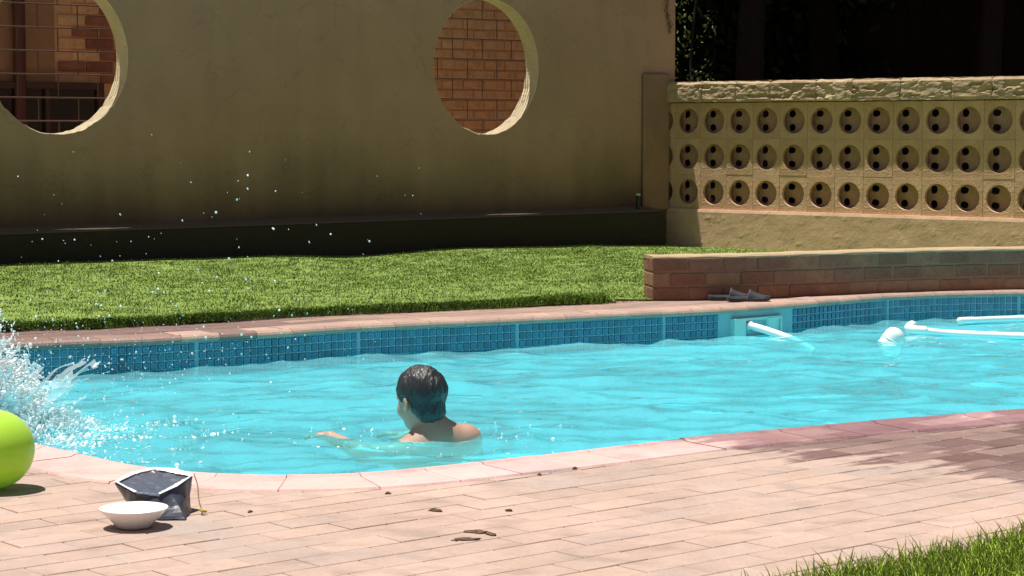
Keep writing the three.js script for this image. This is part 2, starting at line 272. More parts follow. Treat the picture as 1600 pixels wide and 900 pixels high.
const deckWet = new Float32Array(1024 * 1024);
const deckMap = tex(1024, 1024, (u, v, i, j) => {
  const x = u * 5.2 - 2.6, z = v * 4.4 - 8.4, wet = wetness(x, z); deckWet[j * 1024 + i] = wet;
  const n = fbm(x * 2.2, z * 2.2, 4), m = fbm(x * 13, z * 13, 8), f = fbm(x * 60, z * 60, 1, 2), grey = smooth(0.12, 0.42, fbm(x * 1.7, z * 2.6, 12) + 0.3 * m);
  const k = 0.96 + 0.22 * n + 0.16 * m + 0.14 * f;
  const dirt = smooth(0.05, 0.4, fbm(x * 5, z * 8, 31)) * 0.17, k2 = k * (1 - dirt);
  return [lerp(0.435, 0.385, grey) * k2 * lerp(1, 0.55, wet), lerp(0.312, 0.3, grey) * k2 * lerp(1, 0.48, wet), lerp(0.262, 0.265, grey) * k2 * lerp(1, 0.53, wet)];
});
const deckRough = tex(1024, 1024, (u, v, i, j) => { const q = 0.9 - 0.48 * deckWet[j * 1024 + i]; return [1, q, 0]; }, false);
const deckBump = tex(512, 512, (u, v) => { const k = 0.5 * tn[3](u, v) + 0.3 * tn[2](u, v) + 0.2 * tn[3](v * 2, u * 2); return [k, k, k]; }, false);
const deckMat = std({ map: deckMap, roughnessMap: deckRough, bumpMap: rep(deckBump, 6, 5), bumpScale: 0.002, vertexColors: true, roughness: 1 });
{ const m = deckMat.clone(); m.color.setRGB(1.4, 1.26, 1.4);
  for (const [t, k, w] of nearCoping) { const p = t.geometry.attributes.position, uv = t.geometry.attributes.uv; for (let i = 0; i < p.count; i++) uv.setXY(i, ...deckUV(p.getX(i), p.getZ(i))); tint(t.geometry, k * (1 + w), k, k * (1 - w)); t.material = m; } }
const nearDeck = structure(group('pool_deck')), farDeck = structure(group('poolside_path'));
const sandMat = std({ color: rgb(0.33, 0.235, 0.185), map: rep(speckTex, 3, 3), roughness: 1 });
{
  const R = rng(77), parts = [], rest = [], far = [];
  const farMat = std({ map: rep(speckTex, 1.3, 1.3), bumpMap: rep(deckBump, 1.1, 1.1), bumpScale: 0.002, vertexColors: true });
  for (let row = Math.floor(-16 / PW); row * PW < LAWN_W - 0.01; row++) for (let k = -16; k < 72; k++) {
    const u0 = k * PL - (row & 1 ? PL / 2 : 0) + 0.003 * (hash(row, 9) - 0.5), w0 = row * PW, j = 0.0012 + 0.001 * hash(k, row);
    const [mx, mz] = UW(u0 + PL / 2, w0 + PW / 2);
    if (mx < -4.6 || mx > 5.6 || mz < -14 || mz > -3.4) continue;
    const e = edgeDist(mx, mz); if (e.d < 0.13 || e.r > 2.9) continue;
    const isFar = e.n.z < -0.35 ; if (!isFar && Math.abs(mx) > 0.32 * -mz + 0.6) continue;
    if (isFar && e.d > 0.88) continue;
    let P = [UW(u0 + j, w0 + j), UW(u0 + PL - j, w0 + j), UW(u0 + PL - j, w0 + PW - j), UW(u0 + j, w0 + PW - j)];
    if (P.some(([x, z]) => edgeDist(x, z).d < 0.246)) { P = clipPoly(P, e.p.x + e.n.x * 0.246, e.p.z + e.n.z * 0.246, e.n.x, e.n.z); if (P.length < 3) continue; let ar = 0; P.forEach((p, i) => { const q = P[(i + 1) % P.length]; ar += p[0] * q[1] - p[1] * q[0]; }); if (Math.abs(ar) < 0.0012) continue; }
    const y = -0.004 + (R() - 0.5) * 0.002, tl = [(R() - 0.5) * 0.008, (R() - 0.5) * 0.008], g = slab(P, y, 0.035, 0.002, tl, isFar ? (x, z) => [x, z] : deckUV);
    const t = 0.93 + 0.13 * R(), warm = (R() - 0.5) * 0.05;
    if (isFar) {
      const wet = clamp(smooth(-0.6, -1.8, mx) + 0.7 * (R() - 0.5) + 0.5 * fbm(mx * 2, mz * 2)), q = t * lerp(1, 0.55, smooth(0.3, 0.7, wet)) * 0.95;
      far.push(tint(g, 0.40 * q * (1 + warm), 0.265 * q * lerp(1, 0.9, wet), 0.21 * q * lerp(1, 1.02, wet)));
    } else { tint(g, t * (1 + warm), t, t * (1 - warm)); parts.push([mz, g]); }
  }
  parts.sort((a, b) => b[0] - a[0]);
  parts.forEach(([, g], i) => { if (i < 300) part('paver', g, deckMat, nearDeck); else rest.push(g); });
  if (rest.length) stuff(part('paving_bricks', mergeGeometries(rest), deckMat, nearDeck));
  stuff(part('paving_bricks', mergeGeometries(far), farMat, farDeck));
  const bed = (x0, x1, z0, z1, keep) => { const pos = []; const st = 0.1; for (let x = x0; x < x1; x += st) for (let z = z0; z < z1; z += st) { if (!keep(x + st / 2, z + st / 2)) continue; pos.push(x, 0, z, x, 0, z + st, x + st, 0, z, x + st, 0, z, x, 0, z + st, x + st, 0, z + st); } const g = new THREE.BufferGeometry(); g.setAttribute('position', new THREE.Float32BufferAttribute(pos, 3)); g.translate(0, -0.0075, 0); return uvBox(g); };
  part('joint_sand', bed(-3.6, 3.4, -9.5, -3.2, (x, z) => { const e = edgeDist(x, z); return e.d > 0.14 && toUW(x, z)[1] < LAWN_W && e.n.z > -0.3; }), sandMat, nearDeck);
  part('joint_sand', bed(-4.6, 5.4, -13.9, -8.5, (x, z) => { const e = edgeDist(x, z); return e.d > 0.14 && e.d < 0.88 && e.n.z < -0.3; }), sandMat, farDeck);
}

// ---------------------------------------------------------------- lawns
const EDGE = 0.64;                                    // far lawn begins this far behind the pool edge
const XS = [[-4.5, 0.135], [-3.3, 0.12], [-1.75, 0.098], [-1.05, 0.062], [-0.45, 0.086], [0.5, 0.066], [1, 0.045], [1.6, 0.012], [4, 0.01]];
function lawnTop(x) { if (x <= XS[0][0]) return XS[0][1]; for (let i = 0; i < XS.length - 1; i++) if (x <= XS[i + 1][0]) return lerp(XS[i][1], XS[i + 1][1], smooth(0, 1, (x - XS[i][0]) / (XS[i + 1][0] - XS[i][0]))); return 0.01; }
function lawnY(x, z, ed) { const d = ed ?? edgeDist(x, z).d, t = clamp((d - EDGE) / Math.max(0.4, d - EDGE + distMain(x, z) - 0.3)); return lerp(0.008, lawnTop(x), Math.pow(t, 0.8)) + 0.012 * fbm(x * 1.6, z * 1.6, 3); }
{
  const st = 0.12, pos = [], idx = [], id = {}, v = (i, j) => { const k = i + ',' + j; if (id[k] === undefined) { id[k] = pos.length / 3; const x = i * st, z = j * st; pos.push(x, lawnY(x, z), z); } return id[k]; };
  for (let i = -56; i < 62; i++) for (let j = -160; j < -66; j++) {
    const x = (i + 0.5) * st, z = (j + 0.5) * st, e = edgeDist(x, z); if (e.d < EDGE + 0.07 || e.n.z > -0.2 || distMain(x, z) < -0.05) continue;
    const q = (x - CORNER.x) * -SA + (z - CORNER.z) * CA; if (q < -0.08 && x > 1.2) continue;
    idx.push(v(i, j), v(i, j + 1), v(i + 1, j), v(i + 1, j), v(i, j + 1), v(i + 1, j + 1));
  }
  const g = new THREE.BufferGeometry(); g.setAttribute('position', new THREE.Float32BufferAttribute(pos, 3)); g.setIndex(idx);
  structure(part('lawn', uvBox(g), std({ color: rgb(0.235, 0.34, 0.07), map: rep(speckTex, 1.1, 1.1), roughness: 1 })));
}
function bladeGeo(R, n, spread, h0, h1, width, seg = 2, bend = 0.45) {   // a tuft of curved blades
  const pos = [], nor = [], idx = [], col = [];
  for (let k = 0; k < n; k++) {
    const a = R() * 6.283, r = Math.sqrt(R()) * spread, x = Math.cos(a) * r, z = Math.sin(a) * r, h = lerp(h0, h1, R()), d = R() * 6.283, b = bend * h * (0.3 + R()), w = width * (0.7 + 0.6 * R()), dx = Math.cos(d), dz = Math.sin(d), base = pos.length / 3, t0 = 0.75 + 0.5 * R(), dry = R() < 0.03 ? 1 : 0;
    for (let s = 0; s <= seg; s++) { const t = s / seg, cx = x + dx * b * t * t, cz = z + dz * b * t * t, y = h * t * (1 - 0.18 * t), ww = w * (1 - t) ** 0.7 / 2 + (s === seg ? 0.0002 : 0); pos.push(cx - dz * ww, y, cz + dx * ww, cx + dz * ww, y, cz - dx * ww); for (let q = 0; q < 2; q++) { const c = t0 * lerp(0.7, 1.12, t); col.push(c * (dry ? 1.6 : 1), c * (dry ? 1.05 : 1), c * (dry ? 1.5 : 1)); nor.push(dx * 0.35, 0.9, dz * 0.35); } }
    for (let s = 0; s < seg; s++) { const q = base + s * 2; idx.push(q, q + 1, q + 2, q + 1, q + 3, q + 2); }
  }
  const g = new THREE.BufferGeometry(); g.setAttribute('position', new THREE.Float32BufferAttribute(pos, 3)); g.setAttribute('normal', new THREE.Float32BufferAttribute(nor, 3)); g.setAttribute('color', new THREE.Float32BufferAttribute(col, 3)); g.setIndex(idx);
  return g;
}
const grassMat = phys({ color: rgb(0.36, 0.53, 0.08), vertexColors: true, transmission: 0.35, thickness: 0, roughness: 0.9, specularIntensity: 0.4, side: THREE.DoubleSide });
function scatter(name, geo, mat, spots, label, category) {
  const m = new THREE.InstancedMesh(geo, mat, spots.length), o = new THREE.Object3D();
  spots.forEach(([x, y, z, s, r, c, sy], i) => { o.position.set(x, y, z); o.rotation.set(0, r, 0); o.scale.set(s, s * (sy ?? 1), s); o.updateMatrix(); m.setMatrixAt(i, o.matrix); m.setColorAt(i, c); });
  m.name = numbered(name); m.castShadow = m.receiveShadow = true; scene.add(m); stuff(m); if (label) tag(m, label, category); return m;
}
{
  const R = rng(21), spots = [], edge = [], fringe = [];
  for (let k = 0; k < 150000 && spots.length < 36000; k++) {
    const x = lerp(-4.6, 4.4, R()), z = lerp(-18, -10, R()); if (Math.abs(x) > -z * 0.252 + 0.25) continue; if (distMain(x, z) < 0.22) continue;
    const q = (x - CORNER.x) * -SA + (z - CORNER.z) * CA; if (q < 0.06) continue;
    const e = edgeDist(x, z); if (e.d < EDGE || e.n.z > -0.2) continue; if (x > 0.86 && e.d < EDGE + 0.22) continue;
    const n = fbm(x * 1.3, z * 1.3, 2), m = fbm(x * 5, z * 5, 6), v = 1 + 0.5 * n + 0.4 * m; if (x > 0.9 && R() < 0.35) continue;
    spots.push([x, lawnY(x, z, e.d) - 0.004, z, 0.75 + 0.5 * R(), R() * 6.3, rgb(v * (1 + 0.35 * m), v, v * 0.95), 0.75 + 0.5 * R() + 0.4 * n]);
  }
  for (let k = 0; k < 5200; k++) {   // longer, untrimmed grass hanging over the border
    const s = sNear(lerp(-3.1, 0.84, R()), -10); const p0 = lerp(-3.2, 0.8, Math.pow(R(), 0.8)), zz = -11.09 - 0.612 * p0; const e = edgeDist(p0, zz), b = e.p.clone().addScaledVector(e.n, EDGE - 0.02 + 0.16 * R()); if (b.x > 0.82) continue;
    const v = 0.75 + 0.5 * R(), right = smooth(-0.4, 0.6, b.x); edge.push([b.x, lawnY(b.x, b.z) - 0.004, b.z, 0.9 + 0.5 * R(), R() * 6.3, rgb(v * 0.95, v * 1.05, v), 0.9 + 0.35 * R() + 0.75 * right * R()]);
  }
  scatter('lawn_grass', bladeGeo(rng(3), 5, 0.045, 0.008, 0.021, 0.0045, 2, 1.3), grassMat, spots, 'short sunlit green grass of the back lawn along the garden wall', 'grass');
  scatter('border_grass', bladeGeo(rng(4), 5, 0.04, 0.012, 0.034, 0.005, 3, 1.2), grassMat, edge, 'longer grass hanging over the lawn edge beside the far poolside path', 'grass');
  // foreground lawn, lower right
  const fg = [], tall = [], n3 = [SA, CA];
  for (let k = 0; k < 60000 && fg.length < 3800; k++) { const x = lerp(0.4, 1.7, R()), z = lerp(-5.9, -3.9, R()), w = toUW(x, z)[1]; if (w < LAWN_W - 0.02 + 0.03 * fbm(x * 9, z * 9)) continue; const ed = smooth(LAWN_W + 0.14, LAWN_W - 0.02, w), v = 0.8 + 0.5 * R(); fg.push([x, -0.012, z, 0.9 + 0.5 * R(), R() * 6.3, rgb(v * 1.05, v, v), 0.8 + 0.7 * R() * (1 - 0.3 * ed)]); }
  for (let k = 0; k < 110; k++) { const u = lerp(3.35, 4.75, R()), w = LAWN_W - 0.03 + 0.2 * R(), [x, z] = UW(u, w), v = 0.75 + 0.5 * R(); tall.push([x, -0.012, z, 1, R() * 6.3, rgb(v * 1.1, v, v), 0.7 + 0.5 * R()]); }
  const fgMat = grassMat.clone(); fgMat.transmission = 0.5; fgMat.color.setRGB(0.52, 0.72, 0.1);
  scatter('foreground_grass', bladeGeo(rng(6), 9, 0.03, 0.03, 0.068, 0.005, 4, 0.7), fgMat, fg, 'close green grass at the near corner of the brick paving', 'grass');
  scatter('grass_stalks', bladeGeo(rng(8), 3, 0.02, 0.07, 0.125, 0.005, 5, 0.35), fgMat, tall, 'tall single grass blades along the near paving edge', 'grass');
  const s = new THREE.Shape([V2(0, 0), V2(9, 0), V2(9, 6), V2(0, 6)]), g = new THREE.ShapeGeometry(s); g.rotateX(-Math.PI / 2); g.rotateY(A); const p0 = UW(-3, LAWN_W + 6); g.translate(p0[0], -0.014, p0[1]);
  structure(part('front_lawn', uvBox(g), std({ color: rgb(0.22, 0.3, 0.07), map: rep(speckTex, 1.3, 1.3), roughness: 1 })));
}

// ---------------------------------------------------------------- garden wall with two round openings
const WT = 0.155, WTOP = 2.11, R0 = 0.53, HOLES = [[6.82, 1.485], [10.526, 1.478]];
{
  const wall = GM(tag(group('garden_wall'), 'tall cream plastered wall with two round grilled openings behind the lawn', 'wall'));
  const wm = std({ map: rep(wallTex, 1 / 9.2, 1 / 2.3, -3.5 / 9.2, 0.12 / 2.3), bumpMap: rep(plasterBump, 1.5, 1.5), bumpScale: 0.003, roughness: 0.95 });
  const s = new THREE.Shape([V2(3.5, -0.15), V2(12.576, -0.15), V2(12.576, WTOP), V2(3.5, WTOP)]);
  HOLES.forEach(([cx, cy], h) => { const pts = []; for (let k = 0; k < 120; k++) { const a = k / 120 * 6.2832, lower = smooth(0.2, -0.7, Math.sin(a)), r = R0 + 0.004 * nz(Math.cos(a) * 3, Math.sin(a) * 3, h) + 0.01 * lower * nz(Math.cos(a) * 9, Math.sin(a) * 9, h + 3); pts.push(V2(cx + r * Math.cos(a), cy + r * Math.sin(a))); } s.holes.push(new THREE.Path(pts)); });
  const g = new THREE.ExtrudeGeometry(s, { depth: WT - 0.008, bevelEnabled: true, bevelThickness: 0.004, bevelSize: 0.004, bevelSegments: 1, curveSegments: 4 }); g.translate(0, 0, -WT + 0.004);
  part('wall_panel', g, [wm, std({ color: rgb(0.80, 0.66, 0.44), map: rep(plasterTex, 1, 1), bumpMap: rep(plasterBump, 2, 2), bumpScale: 0.004, roughness: 0.95 })], wall);  // sides of the openings coloured paler to brighten their sunlit crescents
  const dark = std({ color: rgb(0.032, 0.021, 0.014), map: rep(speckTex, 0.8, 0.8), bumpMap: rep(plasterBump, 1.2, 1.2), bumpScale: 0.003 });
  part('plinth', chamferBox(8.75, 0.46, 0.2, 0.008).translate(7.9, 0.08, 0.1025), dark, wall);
  part('ledge', new THREE.ExtrudeGeometry(new THREE.Shape([V2(-0.19, 0.311), V2(0, 0.311), V2(0, 0.35), V2(-0.19, 0.316)]), { depth: 8.7, bevelEnabled: false }).rotateY(Math.PI / 2).translate(3.55, 0, 0), std({ color: rgb(0.17, 0.115, 0.075), map: rep(plasterTex, 1, 1) }), wall);
  part('corner_shade', chamferBox(0.3, 1.14, 0.03, 0.013).translate(12.34, 0.885, 0.018), std({ color: rgb(0.36, 0.21, 0.14), map: rep(plasterTex, 0.9, 0.9), bumpMap: rep(plasterBump, 1.5, 1.5), bumpScale: 0.003 }), wall);  // thin dark panel that paints in the shade of the wall corner
  // burglar bars laid out like brickwork, behind each opening
  const bm = std({ color: rgb(0.09, 0.04, 0.028), roughness: 0.55, metalness: 0.2 });
  HOLES.forEach(([cx, cy], h) => {
    const z = -WT - 0.014; let row = 0;
    for (let y = cy - 0.78 + (h ? 0.062 : 0.03); y < cy + 0.62; y += 0.1565, row++) {
      const hw = 0.56; part('grille_bar', new THREE.CylinderGeometry(0.005, 0.005, 2 * hw, 8).rotateZ(Math.PI / 2).translate(cx, y, z), bm, wall);
      for (let k = -2; k <= 2; k++) { const x = cx + k * 0.3 + (row & 1 ? 0.15 : 0) - 0.06; if (Math.hypot(x - cx, y + 0.078 - cy) > 0.56) continue; part('grille_bar', new THREE.CylinderGeometry(0.004, 0.004, 0.1565, 6).translate(x, y + 0.078, z), bm, wall); }
    }
  });
}
{ // small capped pipe standing on the plinth by the corner
  const p = mainPt(12.06, 0.31, 0.1), t = tag(group('standpipe', [p.x, p.y, p.z]), 'short black pipe with a pale cap in the dark corner of the walls', 'pipe');
  part('pipe', new THREE.CylinderGeometry(0.017, 0.019, 0.135, 14).translate(0, 0.0675, 0), std({ color: rgb(0.02, 0.018, 0.016), roughness: 0.5 }), t);
  part('cap', new THREE.CylinderGeometry(0.019, 0.02, 0.014, 14).translate(0, 0.142, 0), std({ color: rgb(0.6, 0.58, 0.52), roughness: 0.5 }), t);
}

// ---------------------------------------------------------------- brick house behind the garden wall
const brickTex = tex(256, 256, (u, v) => { const k = 0.78 + 0.5 * (tfbm(u, v) - 0.5) + 0.3 * (tn[3](v, u) - 0.5); return [k, k, k]; });
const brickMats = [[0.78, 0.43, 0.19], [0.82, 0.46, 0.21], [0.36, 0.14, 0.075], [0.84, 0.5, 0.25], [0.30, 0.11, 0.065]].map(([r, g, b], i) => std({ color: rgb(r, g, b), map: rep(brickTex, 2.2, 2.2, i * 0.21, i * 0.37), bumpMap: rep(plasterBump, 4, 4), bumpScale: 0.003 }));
{
  const HP = -1.32, house = GM(tag(group('brick_house'), 'red brick house wall seen through the round openings', 'house'));
  part('mortar', uvBox(new THREE.BoxGeometry(7.4, 3.1, 0.2)).translate(9.2, 1.45, HP - 0.112), std({ color: rgb(0.6, 0.32, 0.16), roughness: 1 }), house);
  part('roof', uvBox(new THREE.BoxGeometry(7.6, 0.12, 4)).translate(9.2, 3.06, HP - 1.75), std({ color: rgb(0.2, 0.09, 0.06), roughness: 0.8 }), house);
  part('side_wall', uvBox(new THREE.BoxGeometry(0.2, 3.1, 3.4)).translate(12.8, 1.45, HP - 1.95), std({ color: rgb(0.32, 0.14, 0.08) }), house);
  const geos = [0, 1, 2].map((i) => chamferBox(0.222, 0.074, 0.1, 0.004 + 0.001 * i).translate(0, 0, -0.05)), R = rng(31), rest = [];
  for (let r = 0; r < 33; r++) for (let k = 0; k < 36; k++) {
    const u = 5.9 + k * 0.232 + (r & 1 ? 0.116 : 0), y = 0.0 + r * 0.0855; if (u > 12.82) continue;
    if (u > 6.9 && u < 7.95 && y < 1.35 && y > 0.3) continue; if (u < 7.6 && u > 5.8) continue;   // low dark window, plain pillar
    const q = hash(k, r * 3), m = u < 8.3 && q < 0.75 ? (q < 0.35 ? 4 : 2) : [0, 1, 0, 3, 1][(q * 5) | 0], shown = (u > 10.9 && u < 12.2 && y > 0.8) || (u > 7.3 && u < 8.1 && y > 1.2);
    const dz = (R() - 0.5) * 0.007;
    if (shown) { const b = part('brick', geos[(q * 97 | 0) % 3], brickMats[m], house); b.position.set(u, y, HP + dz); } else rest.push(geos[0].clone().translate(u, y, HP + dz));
  }
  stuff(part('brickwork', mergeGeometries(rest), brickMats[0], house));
  part('pillar', chamferBox(1.7, 3, 0.1, 0.008).translate(6.65, 1.45, HP - 0.045), std({ color: rgb(0.40, 0.2, 0.10), map: rep(plasterTex, 0.8, 0.8) }), house);
  part('downpipe', mergeGeometries([new THREE.CylinderGeometry(0.045, 0.045, 3, 16).translate(7.185, 1.45, HP + 0.06), new THREE.CylinderGeometry(0.052, 0.052, 0.05, 16).translate(7.185, 2.3, HP + 0.06)]), std({ color: rgb(0.075, 0.016, 0.012), roughness: 0.5 }), house);
  const win = new THREE.Group(); win.name = 'window'; house.add(win);
  part('frame', mergeGeometries([[6.98, 0.05, 1.05], [7.4, 0.035, 1.05], [7.84, 0.05, 1.05]].map(([x, w, h]) => chamferBox(w, h - 0.09, 0.06, 0.004).translate(x, 0.805, HP + 0.045)).concat([0.3, 1.31].map((y) => chamferBox(0.91, 0.05, 0.06, 0.004).translate(7.41, y, HP + 0.044)))), std({ color: rgb(0.05, 0.018, 0.014), roughness: 0.5 }), win);
  part('pane', new THREE.BoxGeometry(0.84, 0.98, 0.008).translate(7.41, 0.8, HP + 0.036), phys({ color: rgb(0.012, 0.012, 0.014), roughness: 0.12 }), win);
  const yd = new THREE.Shape([V2(3, -0.14), V2(12.3, -0.14), V2(12.3, -1.32), V2(3, -1.32)]);
  const yg = new THREE.ShapeGeometry(yd); yg.rotateX(Math.PI / 2); yg.computeVertexNormals();
  const y = GM(structure(group('bounce_yard'))); part('bounce_sheet', uvBox(yg), std({ color: rgb(0.74, 0.63, 0.48), side: THREE.DoubleSide }), y);  // unseen pale sheet added to bounce sunlight onto the house bricks
}

// ---------------------------------------------------------------- breeze-block screen wall
{
  const wall = GB(tag(group('breeze_block_wall'), 'cream screen wall of hollow round-hole blocks with a rough stone coping', 'wall'));
  const holeShade = std({ color: rgb(0.62, 0.38, 0.24), map: rep(plasterTex, 1.2, 1.2), bumpMap: rep(plasterBump, 2.5, 2.5), bumpScale: 0.003, roughness: 1 });  // browner back shells: the shade inside the holes is put into their colour
  const bw = 0.2593, bh = 0.295, Y0 = 0.3225, mats = [0, 1, 2].map((i) => std({ color: rgb(0.76 - 0.03 * i, 0.48 - 0.025 * i, 0.31 - 0.02 * i), map: rep(plasterTex, 0.9, 0.9, i * 0.3, i * 0.2), bumpMap: rep(plasterBump, 1.6, 1.6), bumpScale: 0.003, roughness: 0.95 }));
  const make = (seed, x0, x1) => {   // front shell with a round hole, back shell with a pair of small openings
    const r = 0.1025 + 0.002 * rng(seed)(), h = bh / 2 - 0.0004, hw = bw / 2 - 0.0004, c = 0.0012, angs = [], pos = [], idx = [], lo = Math.max(x0, -hw);
    for (let q = 0; q < 48; q++) angs.push(q * Math.PI / 24); for (const a of [1, -1]) for (const b of [1, -1]) angs.push((Math.atan2(a * h, b * hw) + 6.28319) % 6.28319); angs.sort((a, b) => a - b);
    const box = (a, e) => { const k = Math.min((hw - e) / Math.max(1e-6, Math.abs(Math.cos(a))), (h - e) / Math.max(1e-6, Math.abs(Math.sin(a)))); return [Math.cos(a) * k, Math.sin(a) * k]; }, rings = [(a) => [...box(a, 0), -0.028], (a) => [...box(a, 0), -c], (a) => [...box(a, c), 0], (a) => [Math.cos(a) * (r + c), Math.sin(a) * (r + c), 0], (a) => [Math.cos(a) * r, Math.sin(a) * r, -c], (a) => [Math.cos(a) * r, Math.sin(a) * r, -0.028]];
    for (const f of rings) for (const a of angs) { const p = f(a); pos.push(Math.max(lo, p[0]), p[1], p[2]); }
    const n = angs.length; for (let k = 0; k < 5; k++) for (let q = 0; q < n; q++) { const a = k * n + q, b = k * n + (q + 1) % n; idx.push(a, b, a + n, b, b + n, a + n); }
    const f = new THREE.BufferGeometry(); f.setAttribute('position', new THREE.Float32BufferAttribute(pos, 3)); f.setIndex(idx);
    const b = new THREE.Shape([V2(lo, -h), V2(hw, -h), V2(hw, h), V2(lo, h)]); if (lo < 0) for (const v of [-0.056, 0.056]) b.holes.push(new THREE.Path(Array.from({ length: 22 }, (_, q) => V2(-0.079 + (0.040 + 0.003 * (seed % 3 - 1)) * Math.cos(-q * Math.PI / 11 + 0.1), v + (0.035 - 0.003 * (seed % 3)) * Math.sin(-q * Math.PI / 11 + 0.1) + 0.003 * Math.sin(q * 2 + seed)))));
    const k = new THREE.ExtrudeGeometry(b, { depth: 0.03, bevelEnabled: false }).translate(0, 0, -0.1225);
    const web = [-1, 1].map((q) => new THREE.BoxGeometry(hw - lo, 0.02, 0.0615).toNonIndexed().translate((hw + lo) / 2, q * (h - 0.011), -0.0612));
    return [mergeGeometries([uvBox(f), ...web.map((g) => uvBox(g))]), k];
  };
  const full = [11, 12, 13].map((s) => make(s, -bw / 2 + 0.0022, bw / 2 - 0.0022)), half = make(14, 0.063, bw / 2 - 0.0022), R = rng(15);
  for (let r = 0; r < 3; r++) for (let k = 0; k < 18; k++) { const q = k ? full[R() * 3 | 0] : half, b = part('breeze_block', q[0], mats[R() * 3 | 0], wall); part('back_shell', q[1], holeShade, b); b.position.set(-0.061 + k * bw, Y0 + bh * (r + 0.5), (R() - 0.5) * 0.003); }
  // rough coping stones: chipped faces, worn edges
  const sm = [0, 1, 2].map((i) => std({ color: rgb(0.62 - 0.07 * i, 0.46 - 0.06 * i, 0.29 - 0.04 * i), map: rep(speckTex, 0.9, 0.9, i * 0.2, i * 0.4), bumpMap: rep(plasterBump, 2.5, 2.5), bumpScale: 0.003, roughness: 1 }));
  let u = 0.012; for (let i = 0; u < 4.5; i++) {
    const L = 0.27 + 0.2 * R(), g0 = new THREE.BoxGeometry(L - 0.004, 0.172, 0.2, Math.round(L * 70), 14, 10), p = g0.attributes.position;
    for (let q = 0; q < p.count; q++) {
      const x = p.getX(q), y = p.getY(q), z = p.getZ(q), X = u + x + L / 2, front = z > 0.099 ? 1 : 0, n = fbm(X * 5, y * 15, i * 0.4, 3), m = fbm(X * 14, y * 46, 4, 2);
      const ey = smooth(0.06, 0.086, Math.abs(y)), ex = smooth(L / 2 - 0.02, L / 2, Math.abs(x));
      if (front) p.setZ(q, z + 0.02 * n + 0.007 * m - 0.022 * smooth(0.06, 0.16, n) * smooth(0.08, 0.04, Math.abs(y)) - 0.008 * ex - (y > 0 ? 0.024 : 0.006) * ey);
      if (Math.abs(y) > 0.085) p.setY(q, y + 0.004 * fbm(X * 8, z * 8, 3) - Math.sign(y) * 0.005 * ex + (y < 0 ? 0.007 * m : 0));
    }
    part('coping_stone', uvBox(g0), sm[R() * 3 | 0], wall).position.set(u + L / 2, 1.3, -0.036);
    u += L;
  }
  const pg = new THREE.BoxGeometry(4.6, 0.42, 0.16, 180, 18, 4), p = pg.attributes.position;
  for (let q = 0; q < p.count; q++) { const x = p.getX(q), y = p.getY(q), z = p.getZ(q), top = smooth(0.19, 0.21, y); if (z > 0.079) p.setZ(q, z + 0.004 * fbm(x * 5, y * 7, 2) + 0.007 * Math.max(0, fbm(x * 13, y * 17, 5) - 0.12) - 0.007 * top); if (y > 0.2) p.setY(q, y + 0.004 * fbm(x * 3, z * 5, 9)); }
  part('plinth', uvBox(pg), std({ color: rgb(0.78, 0.51, 0.345), map: rep(plasterTex, 0.8, 0.8), bumpMap: rep(plasterBump, 1.0, 1.0), bumpScale: 0.0012, roughness: 1 }), wall).position.set(2.3, 0.116, -0.052);
}

